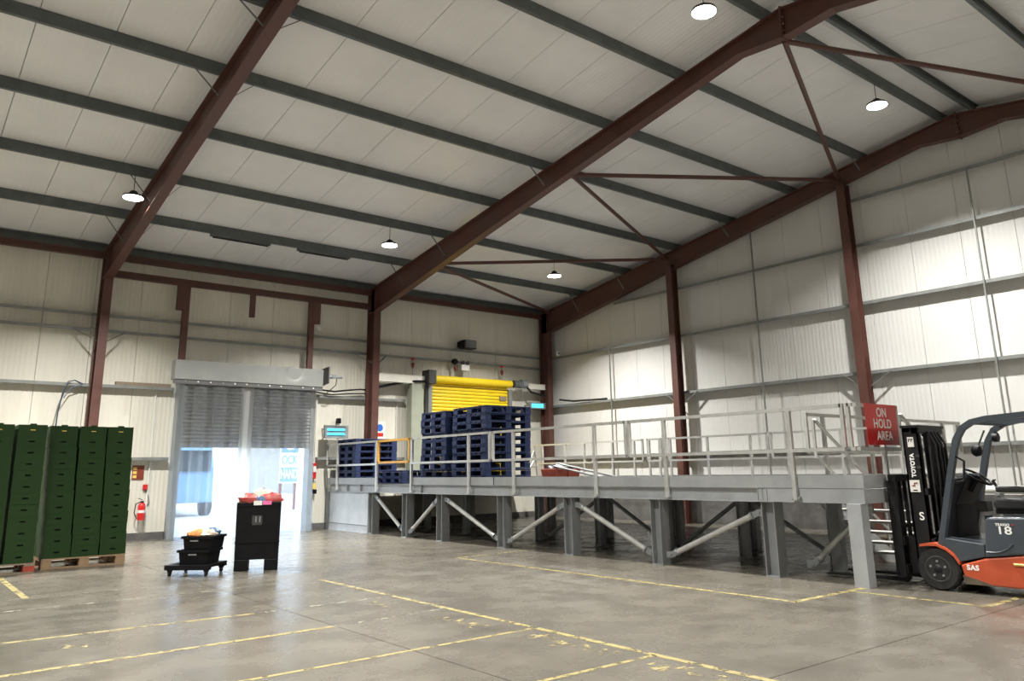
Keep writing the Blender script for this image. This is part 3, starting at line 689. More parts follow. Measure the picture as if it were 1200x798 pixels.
# red tub of scrap with leaning steel tubes
TX = -.25
t = thing('scrap_tub', 'red plastic tub of scrap on the platform by the corner column', 'tub', (13.0 + TX, 14.2, DZK))
B().prism([(12.62 + TX, DZK + .07), (13.32 + TX, DZK + .07), (13.40 + TX, DZK + .30), (12.55 + TX, DZK + .30)], 'y', 13.95, 14.45).build('tub', 'scrap_red', t, bevel=.02)
B().box(12.66 + TX, 13.36 + TX, 13.98, 14.42, DZK, DZK + .07).build('base', 'black_plastic', t)
B().box(12.96 + TX, 12.99 + TX, 13.92, 13.95, DZK + .08, DZK + .3).build('rib', 'scrap_red', t)
B().lump((12.97 + TX, 14.2, DZK + .31), (.36, .2, .09), 4, jag=.4).build('scrap', 'galv', t)
for k, (a, b_, tx) in enumerate((((12.7 + TX, 14.0, DZK + .42), (13.3 + TX, 12.2, DZK + .02), 'upper'), ((12.62 + TX, 14.05, DZK + .36), (13.15 + TX, 12.5, DZK + .015), 'lower'))):
    tag(B().cyl(a, b_, .022, 8).build('steel_tube', 'leg_grey', smooth=True), 'long grey steel tube leaning over the red scrap tub, %s of the pair' % tx, 'tube', 'leaning steel tubes')
t = thing('trolley_frame', 'folded grey metal A-frame standing beside the red scrap tub', 'frame', (12.5 + TX, 14.8, DZK))
for a, b_ in (((12.30 + TX, 14.75, DZK), (12.62 + TX, 14.75, DZK + .72)), ((12.72 + TX, 14.75, DZK), (12.64 + TX, 14.75, DZK + .72)), ((12.45 + TX, 14.95, DZK), (12.85 + TX, 14.95, DZK + .6))):
    B().cyl(a, b_, .02, 8).build('leg', 'rail_grey', t)
B().bar((12.45 + TX, 14.75, DZK + .35), (12.70 + TX, 14.75, DZK + .35), .03, .03).build('crossbar', 'rail_grey', t)

# ------------------------------------------------------------------ green crates
CW, CH, CD = .402, .172, .60
def crate_proto(lid):
    t = bpy.data.objects.new('green_crate', None); C.objects.link(t)
    w, h, d = CW / 2 - .004, CH - .0004, CD
    tw = .004
    sx, s0, s1 = .042, .075, .100                # hand slot
    b = B()
    b.add([(-w, 0, 0), (w, 0, 0), (w, 0, h), (-w, 0, h), (-sx, 0, s0), (sx, 0, s0), (sx, 0, s1), (-sx, 0, s1), (-sx, .03, s0), (sx, .03, s0), (sx, .03, s1), (-sx, .03, s1)],
          [(0, 1, 5, 4), (1, 2, 6, 5), (2, 3, 7, 6), (3, 0, 4, 7), (4, 5, 9, 8), (5, 6, 10, 9), (6, 7, 11, 10), (7, 4, 8, 11)])
    b.add([(-w, 0, 0), (w, 0, 0), (w, d, 0), (-w, d, 0), (-w, 0, h), (w, 0, h), (w, d, h), (-w, d, h)], [(3, 2, 1, 0), (4, 5, 6, 7), (1, 2, 6, 5), (2, 3, 7, 6), (3, 0, 4, 7)])
    b.box(-w - .002, w + .002, -.003, 0, h - .012, h)
    b.build('body', 'crate_green', t)
    B().box(-sx, sx, .029, .0305, s0, s1).build('hand_slot_shade', 'recess_shade', t)  # dark sheet behind the slot, painted as its shaded inside
    if lid:
        B().prism([(-.05, h), (.05, h), (.04, h + .02), (-.04, h + .02)], 'y', .0, .03).build('lid_tab', 'crate_green', t)
        B().box(-.035, .035, -.0045, -.003, .085, .098).build('sticker', 'sticker_yellow', t)
    return t
cr0, cr1 = crate_proto(False), crate_proto(True)
cu = set(); rc = random.Random(5)
STK = [(2.455, 14.77, .160, 'bare wooden pallet\'s stack beside the gap', 0), (2.865, 14.77, .160, 'bare wooden pallet\'s middle stack', 0), (3.275, 14.77, .160, 'stack beside the fire extinguisher', 0),
       (2.455, 15.40, .160, 'bare wooden pallet\'s rear stack', 0), (1.90, 14.42, .150, 'red-cornered pallet\'s stack beside the gap', 0), (1.46, 14.42, .150, 'red-cornered pallet\'s middle stack', 0), (1.02, 14.42, .150, 'red-cornered pallet\'s outermost stack', 0)]
LEAN = {2.455: -.085, 2.865: -.06, 3.275: -.05}
for (x, y, z0, tx, _) in STK:
    lean = 0
    for k in range(12):
        pr = cr1 if k == 11 else cr0
        o = pr if pr.name not in cu else copy_tree(pr); cu.add(pr.name)
        lean = rc.uniform(-.004, .004)
        o.location = (x + lean + LEAN.get(x, -.02) * k / 11, y + rc.uniform(-.006, .006) + .01 * (k > 9), z0 + k * CH); o.rotation_euler = (0, 0, rc.uniform(-.008, .008))
        lev = ['lowest', 'second from the bottom', 'third from the bottom', 'fourth from the bottom', 'fifth from the bottom', 'sixth from the bottom', 'sixth from the top', 'fifth from the top', 'fourth from the top', 'third from the top', 'second from the top', 'top'][k]
        tag(o, 'dark green crate, %s of the %s' % (lev, tx), 'crate', 'stacked green crates')
wp = pallet_proto('wooden_pallet', 'wood', 1.22, 1.2, .158)
wp.location = (2.865, 15.36, 0); tag(wp, 'bare wooden pallet under three stacks of green crates', 'pallet')
wp2 = pallet_proto('wooden_pallet', 'wood_grey', 1.25, 1.0, .148, 'pallet_red')
wp2.location = (1.50, 14.91, 0); tag(wp2, 'dark wooden pallet with red corner blocks under green crates', 'pallet')

# ------------------------------------------------------------------ crates on a dolly and tall bin
def rotz(b, c, a):
    ca, sa = math.cos(a), math.sin(a)
    b.v = [(c[0] + x * ca - y * sa, c[1] + x * sa + y * ca, z + c[2]) for x, y, z in b.v]; return b
da = math.radians(-42); dc = (3.70, 12.20, 0)   # front middle of the dolly
t = thing('dolly', 'low black plastic dolly on castors carrying two black crates', 'dolly', (3.8, 12.5, 0))
def R(b): return rotz(b, dc, da)
R(B().box(-.33, .33, 0, .09, .085, .155).box(-.33, .33, .54, .63, .085, .155).box(-.33, -.24, .09, .54, .115, .155).box(.24, .33, .09, .54, .115, .155).box(-.05, .05, .09, .54, .115, .15)).build('frame', 'black_plastic', t, bevel=.006)
for x in (-.27, .27):
    for y in (.06, .57):
        o = R(B().box(x - .03, x + .03, y - .025, y + .025, .06, .10)).build('castor', 'black_steel', t)
        R(B().cyl((x - .014, y, .038), (x + .014, y, .038), .038, 14)).build('wheel', 'rubber', o)
def bin_crate(label, x0, x1, y0, y1, z0, z1, ov):
    t = thing('black_crate', label, 'crate', (3.8, 12.5, z0))
    e = .02
    b = B()
    lo = [(x0 + e, y0 + e), (x1 - e, y0 + e), (x1 - e, y1 - e), (x0 + e, y1 - e)]; hi = [(x0, y0), (x1, y0), (x1, y1), (x0, y1)]
    v = [(*q, z0) for q in lo] + [(*q, z1) for q in hi] + [(x0 + .015, y0 + .015, z1), (x1 - .015, y0 + .015, z1), (x1 - .015, y1 - .015, z1), (x0 + .015, y1 - .015, z1)]
    v += [(q[0] + (.01 if q[0] < 0 else -.01), q[1], z0 + .02) for q in lo]
    b.add(v, [(3, 2, 1, 0), (0, 1, 5, 4), (1, 2, 6, 5), (2, 3, 7, 6), (3, 0, 4, 7), (4, 5, 9, 8), (5, 6, 10, 9), (6, 7, 11, 10), (7, 4, 8, 11), (8, 9, 13, 12), (9, 10, 14, 13), (10, 11, 15, 14), (11, 8, 12, 15), (12, 13, 14, 15)])
    R(b).build('tub', 'black_plastic', t)
    R(B().box(x0 - .02, x1 + .02, y0 - .02, y0, z1 - .035, z1).box(x0 - .02, x1 + .02, y1, y1 + .02, z1 - .035, z1).box(x0 - .02, x0, y0, y1, z1 - .035, z1).box(x1, x1 + .02, y0, y1, z1 - .035, z1)).build('rim', 'black_plastic', t)
    R(B().box(-.02, .10, y0 - .006, y0 + .012, z1 - .075, z1 - .055)).build('label_card', 'galv', t)
    return t
bin_crate('lower black crate resting directly on the dolly', -.17, .27, .08, .52, .158, .355, 0)
bin_crate('upper black crate on the dolly, filled with wrapped goods', -.13, .31, .10, .54, .36, .545, 0)
for (c, r, mt, sd, nm, tx) in (((.03, .23, .565), (.14, .13, .065), 'bag_orange', 2, 'food_packet', 'orange and clear wrapped packet in the black dolly crate'), ((.18, .26, .56), (.11, .15, .07), 'bag_clear', 3, 'food_packet', 'clear wrapped packet in the black dolly crate'), ((-.01, .40, .565), (.11, .13, .065), 'bag_clear', 8, 'food_packet', 'pale crumpled packet at the back of the black dolly crate'), ((.17, .42, .565), (.13, .11, .075), 'bag_blue', 9, 'food_packet', 'dark blue wrapped packet at the back of the black dolly crate')):
    tag(R(B().lump(c, r, sd, 12, 8, .18)).build(nm, mt, smooth=True), tx, 'packet', 'packets in the dolly crate')
ba = math.radians(-23); bc = (4.70, 12.16, 0)
def R2(b): return rotz(b, bc, ba)
t = thing('waste_bin', 'tall black plastic bin on feet heaped with red and clear packaging', 'bin', (4.8, 12.4, 0))
W2, D2, H2 = .315, .50, .995
bb = B()
lo = [(-W2, 0), (W2, 0), (W2, D2), (-W2, D2)]
bb.add([(*q, .16) for q in lo] + [(q[0] * 1.03, q[1] * 1.02 - .004, H2) for q in lo] + [(q[0] * .95, .02 + q[1] * .92, H2) for q in lo] + [(q[0] * .93, .02 + q[1] * .92, .72) for q in lo],
       [(3, 2, 1, 0), (0, 1, 5, 4), (1, 2, 6, 5), (2, 3, 7, 6), (3, 0, 4, 7), (4, 5, 9, 8), (5, 6, 10, 9), (6, 7, 11, 10), (7, 4, 8, 11), (8, 9, 13, 12), (9, 10, 14, 13), (10, 11, 15, 14), (11, 8, 12, 15), (12, 13, 14, 15)])
R2(bb).build('body', 'black_plastic', t, bevel=.012)
for x0, x1 in ((-W2, -W2 + .2), (W2 - .2, W2)):
    for y0, y1 in ((0, .14), (D2 - .14, D2)): R2(B().box(x0, x1, y0, y1, .0, .165)).build('foot', 'black_plastic', t, bevel=.01)
R2(B().box(-W2 - .008, W2 + .008, -.012, .0, .40, .425).box(-W2 - .01, W2 + .01, -.014, .0, H2 - .06, H2 - .045)).build('moulding', 'black_plastic', t)
R2(B().box(-.09, .05, -.011, -.004, .66, .80)).build('moulded_badge', 'rim', t)
for k in range(5): R2(B().box(-.07 + .028 * k, -.055 + .028 * k, -.014, -.010, .68 + .02 * (k % 2), .785)).build('badge_rib', 'galv' if k % 2 else 'rim', t)
for (c, r, mt, sd, tx) in (((-.14, .13, 1.02), (.17, .14, .10), 'bag_red', 21, 'red and clear bag at the left of the heap in the tall bin'), ((.17, .15, 1.02), (.17, .14, .10), 'bag_red', 22, 'red and clear bag at the right of the heap in the tall bin'), ((.02, .24, 1.06), (.17, .16, .13), 'bag_clear', 23, 'pale crumpled bag on top of the heap in the tall bin'), ((.01, .06, 1.02), (.11, .07, .055), 'bag_blue', 24, 'dark blue packet at the front of the tall bin'), ((.13, .32, 1.0), (.18, .15, .08), 'bag_clear', 25, 'clear bag at the back of the tall bin')):
    tag(R2(B().lump(c, r, sd, 12, 8, .2)).build('waste_bag', mt, smooth=True), tx, 'bag', 'bags in the tall bin')
tag(R2(B().box(-.08, .04, -.016, -.010, H2 - .045, H2 + .02)).build('paper_tag', 'sticker_white'), 'white paper tag hanging over the bin rim', 'tag')
tag(R2(B().box(.05, .18, -.018, -.010, H2 - .04, H2 + .02)).build('pink_wrapper', 'bag_pink'), 'bright pink wrapper hanging over the bin rim', 'wrapper')

# ------------------------------------------------------------------ forklift truck (faces the platform end)
fk = thing('forklift', 'orange and dark grey electric forklift truck with black mast beside the platform', 'forklift', (10.275, 4.0, 0))
XL, XR, XC = 9.77, 10.78, 10.275
B().prism([(4.16, .10), (4.20, .30), (3.93, .385), (3.5, .445), (2.95, .48), (2.72, .47), (2.72, .13), (2.9, .09)], 'x', XL + .01, XR - .01).build('chassis', 'truck_orange', fk, bevel=.02)
B().prism([(4.165, .098), (4.19, .19), (4.05, .16), (3.85, .098)], 'x', XL + .004, XR - .004).build('dirt_guard', 'truck_dirt', fk)
B().box(XL + .22, XR - .22, 4.1, 4.62, .14, .52).build('axle_housing', 'black_steel', fk)
cw = B().prism([(2.74, .10), (2.74, .92), (2.5, .92), (2.34, .80), (2.30, .35), (2.42, .14)], 'x', XL + .02, XR - .02).build('counterweight', 'truck_grey', fk, bevel=.05)
B().prism([(4.40, .37), (4.41, .565), (4.33, .585), (3.92, .535), (3.925, .40), (4.2, .33), (4.3, .37)], 'x', XL + .02, XR - .02).build('footwell', 'truck_grey', fk, bevel=.01)
B().prism([(3.925, .395), (3.875, .80), (3.84, .825), (2.76, .86), (2.76, .49), (3.5, .455)], 'x', XL, XR).build('battery_cover', 'truck_grey', fk, bevel=.02)
cr = [(3.90, .455), (3.80, .455), (3.74, .47), (3.68, .50), (3.62, .555)]
B().tube([(XL - .002, a, b) for a, b in cr], .009, 6).build('crease', 'truck_grey', fk, smooth=True)
for s, x0, x1 in ((-1, XL - .02, XL + .20), (1, XR - .20, XR + .02)):
    arc = [(4.62, .50), (4.53, .515), (4.43, .515), (4.33, .475), (4.25, .41), (4.20, .33)]
    for (a, b) in zip(arc[:-1], arc[1:]): pass
    B().prism(arc + [(q[0], q[1] - .028) for q in reversed(arc)], 'x', x0, x1).build('mudguard', 'truck_orange', fk)
B().tube([(XL - .004, 3.52, .345), (XL - .004, 3.64, .345)], .014, 6).build('scuff', 'sticker_yellow', fk)
# wheels
def wheel(x0, x1, y, r, side):
    w_ = x1 - x0; e = .03
    tl = B().lathe([(r * .6, 0), (r * .92, 0), (r * .985, w_ * .12), (r, w_ * .3), (r, w_ * .7), (r * .985, w_ * .88), (r * .92, w_), (r * .6, w_)], (x0, y, r), 'x', 36).build('wheel', 'rubber', fk, smooth=True)
    xo = x0 if side < 0 else x1
    for k in range(18):
        t_ = 2 * PI * k / 18; c_, s_ = math.cos(t_), math.sin(t_)
        B().bar((x0 + w_ * .15, y + r * .99 * c_, r + r * .99 * s_), (x0 + w_ * .85, y + r * .99 * math.cos(t_ + .12), r + r * .99 * math.sin(t_ + .12)), .03, .014, (0, c_, s_)).build('tread_lug', 'rubber', tl)
    B().lathe([(.02, side * -.02), (r * .58, side * -.02), (r * .62, side * .004), (r * .56, side * .006), (r * .52, side * -.012), (.05, side * -.018)], (xo, y, r), 'x', 28).build('rim', 'rim', tl, smooth=True)
    B().lathe([(.045, side * -.02), (.05, side * .0), (.035, side * .012)], (xo, y, r), 'x', 16).build('hub', 'black_steel', tl, smooth=True)
    for k in range(5):
        t_ = 2 * PI * k / 5 + .3; c_ = (y + .085 * math.cos(t_), r + .085 * math.sin(t_))
        B().cyl((xo - side * .012, *c_), (xo + side * .008, *c_), .014, 6).build('wheel_nut', 'galv', tl)
wheel(XL - .005, XL + .17, 4.445, .236, -1); wheel(XR - .17, XR + .005, 4.445, .236, 1)
wheel(XC - .17, XC - .02, 2.75 + .15, .19, -1); wheel(XC + .02, XC + .17, 2.9, .19, 1)
# overhead guard
def guard(x):
    pts = [(4.40, .47), (4.335, .72), (4.27, .97), (4.19, 1.28), (4.13, 1.50), (4.075, 1.68), (3.99, 1.81), (3.88, 1.875), (3.72, 1.905), (3.3, 1.93), (2.95, 1.925), (2.82, 1.85), (2.76, 1.6), (2.70, .88)]
    b = B()
    for (a, c) in zip(pts[:-1], pts[1:]): b.bar((x, *a), (x, *c), .062, .075, (1, 0, 0))
    for q in pts[1:-1]: b.cyl((x - .0372, *q), (x + .0372, *q), .031, 12)
    return b.build('guard_pillar', 'truck_grey', fk, smooth=True)
guard(XL + .055); guard(XR - .055)
for y, z in ((3.88, 1.875), (3.3, 1.93), (2.93, 1.92)): B().box(XL + .08, XR - .08, y - .035, y + .035, z - .025, z + .025).build('roof_crossbar', 'truck_grey', fk)
for k in range(6): 
    x = XL + .2 + .123 * k; B().bar((x, 3.88, 1.885), (x, 2.93, 1.93), .018, .05).build('roof_slat', 'truck_grey', fk)
B().tube([(XL + .05, 4.12, 1.50), (XL + .05, 4.02, 1.44), (XL + .05, 4.05, 1.22), (XL + .05, 4.16, 1.20)], .014, 8).build('grab_handle', 'black_steel', fk, smooth=True)
hl = B().lathe([(.02, 0), (.055, .015), (.06, .07), (.05, .075)], (XR - .06, 3.94, 1.72), 'y', 18).build('work_lamp', 'black_steel', fk, smooth=True)
B().lathe([(.05, .076), (.02, .085)], (XR - .06, 3.94, 1.72), 'y', 18).build('lens', 'white_plastic', hl)
B().lathe([(.03, -.05), (.06, -.03), (.07, .02), (.05, .05)], (XC + .1, 4.08, 1.56), 'y', 16).build('mirror', 'black_plastic', fk, smooth=True)
B().bar((XC + .1, 4.08, 1.58), (XC + .25, 4.03, 1.80), .015, .015).build('mirror_arm', 'black_steel', fk)
# cockpit
B().prism([(4.42, .54), (4.42, .98), (4.24, 1.24), (4.13, 1.26), (4.10, 1.22), (4.24, .95), (4.26, .54)], 'x', XC - .30, XC + .28).build('dashboard', 'black_plastic', fk, bevel=.015)
B().prism([(4.25, 1.26), (4.10, 1.30), (4.08, 1.27), (4.22, 1.22)], 'x', XC - .16, XC + .16).build('display', 'truck_grey', fk)
B().cyl((XC - .06, 4.16, 1.10), (XC - .06, 4.07, 1.24), .035, 10).build('steering_column', 'black_plastic', fk)
n_ = Vector((0, -.55, .83)).normalized(); cc = Vector((XC - .06, 4.055, 1.255)); ax = Vector((1, 0, 0)); bx_ = n_.cross(ax)
sw = B().tube([cc + (ax * math.cos(2 * PI * k / 28) + bx_ * math.sin(2 * PI * k / 28)) * .155 for k in range(29)], .014, 8).build('steering_wheel', 'black_plastic', fk, smooth=True)
for k in range(3):
    t_ = 2 * PI * k / 3 + .5; B().bar(cc, cc + (ax * math.cos(t_) + bx_ * math.sin(t_)) * .15, .025, .012).build('spoke', 'black_plastic', sw)
B().cyl(cc - n_ * .015, cc + n_ * .02, .03, 12).build('horn_boss', 'black_plastic', sw)
B().box(XC - .02, XC + .16, 4.02, 4.14, .86, .98).build('control_box', 'rim', fk, bevel=.01)
B().box(XC - .05, XC + .05, 4.0, 4.05, .64, .82).build('pedal_guard', 'hose_blue', fk)
se = B().prism([(3.86, .90), (3.88, .98), (3.82, 1.03), (3.36, 1.0), (3.36, .90)], 'x', XC - .22, XC + .24).build('seat', 'seat_black', fk, bevel=.025)
B().prism([(3.40, 1.0), (3.46, 1.04), (3.38, 1.52), (3.28, 1.55), (3.26, 1.0)], 'x', XC - .21, XC + .23).build('backrest', 'seat_black', fk, bevel=.03)
B().box(XC - .20, XC + .22, 3.36, 3.86, .85, .90).build('seat_base', 'black_plastic', fk)
B().box(XC - .30, XC - .23, 3.42, 3.80, 1.09, 1.16).build('armrest', 'seat_black', fk, bevel=.02)
B().bar((XC - .26, 3.45, 1.1), (XC - .26, 3.40, .9), .05, .04).build('armrest_post', 'black_plastic', fk)
for k in range(3): B().tube([(XC - .29 + .03 * k, 3.79, 1.15), (XC - .29 + .03 * k, 3.82, 1.21), (XC - .29 + .03 * k, 3.80, 1.23)], .007, 6).build('lever', 'black_steel', fk)
# mast
ms = []
for x, s in ((9.955, 1), (10.595, -1)):
    b = B().box(min(x, x + s * .016), max(x, x + s * .016), 4.565, 4.755, .10, 1.85).box(min(x, x + s * .075), max(x, x + s * .075), 4.737, 4.755, .10, 1.85).box(min(x, x + s * .075), max(x, x + s * .075), 4.565, 4.583, .10, 1.85)
    ms.append(b.build('outer_mast', 'black_steel', fk))
    B().box(min(x + s * .08, x + s * .13), max(x + s * .08, x + s * .13), 4.59, 4.74, .12, 1.83).build('inner_mast', 'black_steel', fk)
    B().cyl((x + s * .17, 4.53, .15), (x + s * .17, 4.53, 1.78), .032, 12).build('lift_cylinder', 'black_steel', fk, smooth=True)
    B().cyl((x + s * .12, 4.50, .25), (x + s * .12, 4.50, 1.62), .009, 6).build('hydraulic_hose', 'rim', fk)
    B().box(min(x + s * .2, x + s * .215), max(x + s * .2, x + s * .215), 4.66, 4.69, .3, 1.8).build('lift_chain', 'galv', fk)
    B().cyl((x + s * .06, 4.50, .62), (x + s * .06, 4.28, .50), .035, 10).build('tilt_cylinder', 'black_steel', fk)
for z0, z1, y0, y1 in ((1.78, 1.87, 4.55, 4.64), (1.80, 1.86, 4.66, 4.755), (1.05, 1.13, 4.53, 4.57), (.30, .55, 4.53, 4.57), (.12, .22, 4.56, 4.62)):
    B().box(9.955, 10.595, y0, y1, z0, z1).build('mast_crossbar', 'black_steel', fk)
B().box(9.93, 10.62, 4.54, 4.76, 1.85, 1.88).build('mast_head', 'black_steel', fk)
B().box(10.04, 10.51, 4.535, 4.54, .55, 1.78).build('mast_guard', 'black_plastic', fk)
for k, x in enumerate((10.15, 10.25, 10.33, 10.42)):
    B().tube([(x, 4.52, .6), (x + .01, 4.46, 1.2), (x, 4.46, 1.65), (x - .02, 4.52, 1.80), (x - .02, 4.6, 1.76)], .014, 6).build('hydraulic_hose', 'cable_black', fk, smooth=True)
for z in (1.50, 1.36): B().box(9.947, 9.953, 4.575, 4.62, z, z + .03).build('clip', 'rim', fk)
st1 = B().box(9.950, 9.954, 4.625, 4.70, 1.62, 1.74).build('sticker', 'sticker_white', fk)
for k in range(4): B().box(9.9485, 9.950, 4.635 + .015 * k, 4.645 + .015 * k, 1.70 - .02 * (k % 2), 1.72).build('print', 'black_plastic', st1)
st2 = B().box(9.950, 9.954, 4.615, 4.735, 1.085, 1.225).build('sticker', 'sticker_white', fk)
B().prism([(4.70, 1.15), (4.67, 1.15), (4.67, 1.18), (4.64, 1.18), (4.64, 1.20), (4.655, 1.20), (4.655, 1.195), (4.685, 1.195), (4.685, 1.165), (4.715, 1.165)], 'x', 9.9485, 9.950).build('print', 'scrap_red', st2)
B().box(9.9485, 9.950, 4.65, 4.70, 1.10, 1.112).build('print', 'black_plastic', st2)
text('lettering', 'TOYOTA', .068, 'text_white', fk, (9.9525, 4.668, 1.40), (0, 0, 1), (0, 1, 0), 1.0, .003)
text('lettering', 'S', .13, 'text_white', fk, (9.9525, 4.64, .80), (0, -1, 0), (0, 0, 1), 1, .002)
# carriage, backrest and forks
cg = B().box(9.91, 10.66, 4.86, 4.90, .13, .24).box(9.91, 10.66, 4.86, 4.90, .46, .56).build('fork_carriage', 'black_steel', fk)
for x in (9.99, 10.50): B().box(x, x + .06, 4.74, 4.87, .14, .56).build('roller_arm', 'black_steel', cg)
br = B().box(9.89, 10.66, 4.88, 4.97, 1.21, 1.29).build('load_backrest', 'black_steel', fk)
B().box(9.895, 9.945, 4.88, 5.0, .10, 1.22).build('upright', 'black_steel', br)
B().box(10.61, 10.65, 4.88, 4.96, .50, 1.22).build('upright', 'black_steel', br)
for k in range(4): B().box(10.04 + .14 * k, 10.065 + .14 * k, 4.90, 4.94, .55, 1.22).build('upright', 'black_steel', br)
B().box(9.94, 10.62, 4.89, 4.93, .66, .70).build('crossbar', 'black_steel', br)
for x in (9.97, 10.47):
    B().prism([(4.905, .60), (4.945, .60), (4.945, .085), (5.95, .06), (6.0, .045), (5.95, .035), (4.93, .035), (4.905, .06)], 'x', x, x + .10).build('fork', 'black_steel', fk)
text('lettering', 'TRAIGO', .036, 'text_white', fk, (XL - .001, 3.70, .752), (0, -1, 0), (0, 0, 1), 1.1, .0015)
text('lettering', '48', .022, 'fire_red', fk, (XL - .001, 3.595, .754), (0, -1, 0), (0, 0, 1), 1.0, .0015)
text('lettering', '18', .115, 'text_white', fk, (XL - .001, 3.69, .690), (0, -1, 0), (0, 0, 1), 1.05, .002, 1.35)
text('lettering', 'SAS', .075, 'text_white', fk, (XL + .0085, 4.07, .275), (0, -1, 0), (0, 0, 1), 1.1, .003)

# ------------------------------------------------------------------ yellow shutter and fittings on the doorway wall
ys = thing('yellow_shutter', 'closed bright yellow roller shutter behind the tall blue pallets', 'shutter', (13.95, 19.6, 1.14))
nsl = 28; hs = (3.98 - 1.14) / nsl; s0 = None
for k in range(nsl):
    if s0 is None:
        z = 1.14; s0 = B().prism([(19.64, z), (19.60, z + .008), (19.585, z + hs * .5), (19.60, z + hs - .01), (19.64, z + hs - .002)], 'x', 12.52, 15.38).build('slat', 'shutter_yellow', ys)
    else:
        c = s0.copy(); C.objects.link(c); c.location = s0.location + Vector((0, 0, hs * k))
B().cyl((12.50, 19.50, 4.07), (15.46, 19.50, 4.07), .115, 24).build('roll', 'shutter_yellow', ys, smooth=True)
B().box(12.40, 12.52, 19.5, 19.70, 1.14, 3.9).build('guide_rail', 'girt_grey', ys); B().box(15.38, 15.50, 19.5, 19.70, 1.14, 3.9).build('guide_rail', 'girt_grey', ys)
B().box(12.24, 12.50, 19.24, 19.62, 3.90, 4.30).build('end_bracket', 'rim', ys, bevel=.01)
mo = B().cyl((15.48, 19.42, 4.08), (15.80, 19.42, 4.10), .11, 14).build('motor', 'rim', ys, smooth=True)
B().cyl((15.80, 19.42, 4.10), (16.02, 19.42, 4.12), .14, 14).build('motor_brake', 'galv', mo, smooth=True)
for k in range(5): B().cyl((15.52 + .06 * k, 19.42, 4.08), (15.54 + .06 * k, 19.42, 4.08), .125, 14).build('cooling_fin', 'galv', mo)
tag(B().box(15.05, 15.32, 19.555, 19.58, 3.55, 3.68).build('shutter_plate', 'wood_grey'), 'brown plate fixed to the yellow shutter edge', 'plate')
tag(B().box(11.80, 12.20, 19.45, 19.72, 0, 3.9).build('shutter_pillar', 'pillar_green'), 'grey-green square pillar left of the yellow shutter', 'pillar')
def ibeam(x0, x1, z0, z1, y, label):
    b = B().box(x0, x1, y - .07, y + .07, z0, z0 + .018).box(x0, x1, y - .07, y + .07, z1 - .018, z1).box(x0, x1, y - .06, y - .045, z0 + .018, z1 - .018)
    return tag(b.build('lintel_beam', 'beam_cream'), label, 'beam')
ibeam(10.66, 12.22, 3.90, 4.12, 19.5, 'cream steel lintel beam between red column and yellow shutter')
ibeam(16.02, 16.84, 3.96, 4.13, 19.5, 'short cream steel lintel beam between yellow shutter and corner column')
t = thing('air_heater', 'dark grey box heater with louvres on the top girt', 'heater', (13.8, 19.6, 5.06))
B().box(13.62, 14.06, 19.40, 19.68, 5.06, 5.33).build('casing', 'rim', t, bevel=.02)
for k in range(5): B().box(13.65, 14.03, 19.385, 19.40, 5.10 + .045 * k, 5.125 + .045 * k).build('louvre', 'galv', t)
B().prism([(13.50, 5.10), (13.62, 5.06), (13.62, 5.33), (13.50, 5.26)], 'y', 19.44, 19.64).build('fan_cowl', 'black_plastic', t)
t = thing('emergency_light', 'white twin-spot emergency light above the yellow shutter', 'light fitting', (13.75, 19.6, 4.4))
B().box(13.60, 13.90, 19.55, 19.70, 4.40, 4.58).build('battery_box', 'white_plastic', t, bevel=.01)
for x in (13.66, 13.84): B().lathe([(.02, .06), (.05, .03), (.06, -.04), (.05, -.045)], (x, 19.58, 4.64), 'y', 14).build('spot_head', 'rim', t, smooth=True)
t = thing('junction_box', 'round black sounder on the girt beside the emergency light', 'sounder', (13.4, 19.6, 4.6))
B().lathe([(.03, .1), (.09, .06), (.09, -.02), (.05, -.05)], (13.40, 19.6, 4.66), 'y', 16).build('cup', 'black_plastic', t, smooth=True)
for k, (x, tx) in enumerate(((11.94, 'above the grey-green pillar'), (13.44, 'beside the emergency light'), (15.23, 'above the yellow shutter motor'))):
    t = thing('beam_clamp', 'small red girder clamp on the girt ' + tx, 'clamp', (x, 19.66, 4.3), 'red girder clamps')
    B().box(x - .035, x + .035, 19.62, 19.70, 4.60, 4.655).build('jaw', 'fire_red', t)
    B().prism([(x - .045, 4.52), (x + .045, 4.52), (x + .045, 4.44), (x + .015, 4.36), (x - .015, 4.36), (x - .045, 4.44)], 'y', 19.63, 19.68).build('body', 'scrap_red', t, bevel=.01)
    B().cyl((x, 19.655, 4.10), (x, 19.655, 4.62), .012, 6).build('rod', 'galv', t)
def flykiller(x0, x1, z0, z1, y, label, n):
    t = thing('fly_killer', label, 'fly killer', (x0, y, z0))
    B().box(x0, x1, y, y + .08, z0, z1).build('tray', 'galv', t)
    B().box(x0, x1, y - .02, y, z0, z0 + .03).box(x0, x1, y - .02, y, z1 - .03, z1).box(x0, x0 + .04, y - .02, y, z0 + .03, z1 - .03).box(x1 - .08, x1, y - .02, y, z0 + .03, z1 - .03).build('frame', 'galv', t)
    for q in (x0 + .1, x1 - .15): B().box(q, q + .04, y + .08, 19.878, z1 - .1, z1 - .06).build('bracket', 'galv', t)
    for k in range(n):
        z = z0 + (z1 - z0) * (k + 1) / (n + 1)
        B().cyl((x0 + .07, y - .015, z), (x1 - .11, y - .015, z), .028, 10).build('tube', 'uv_tube', t)
flykiller(9.17, 9.84, 2.31, 2.65, 19.46, 'stainless fly killer with two blue tubes beside the strip curtain', 2)
flykiller(16.20, 16.84, 3.34, 3.54, 19.46, 'blue-glowing fly killer beside the corner column', 2)
for o in (((9.2, 9.26), (9.75, 9.81)), ((16.25, 16.3), (16.75, 16.8))): pass
t = thing('wall_notice', 'white notice with blue and red symbols right of the red column', 'notice', (10.95, 19.86, 2.4))
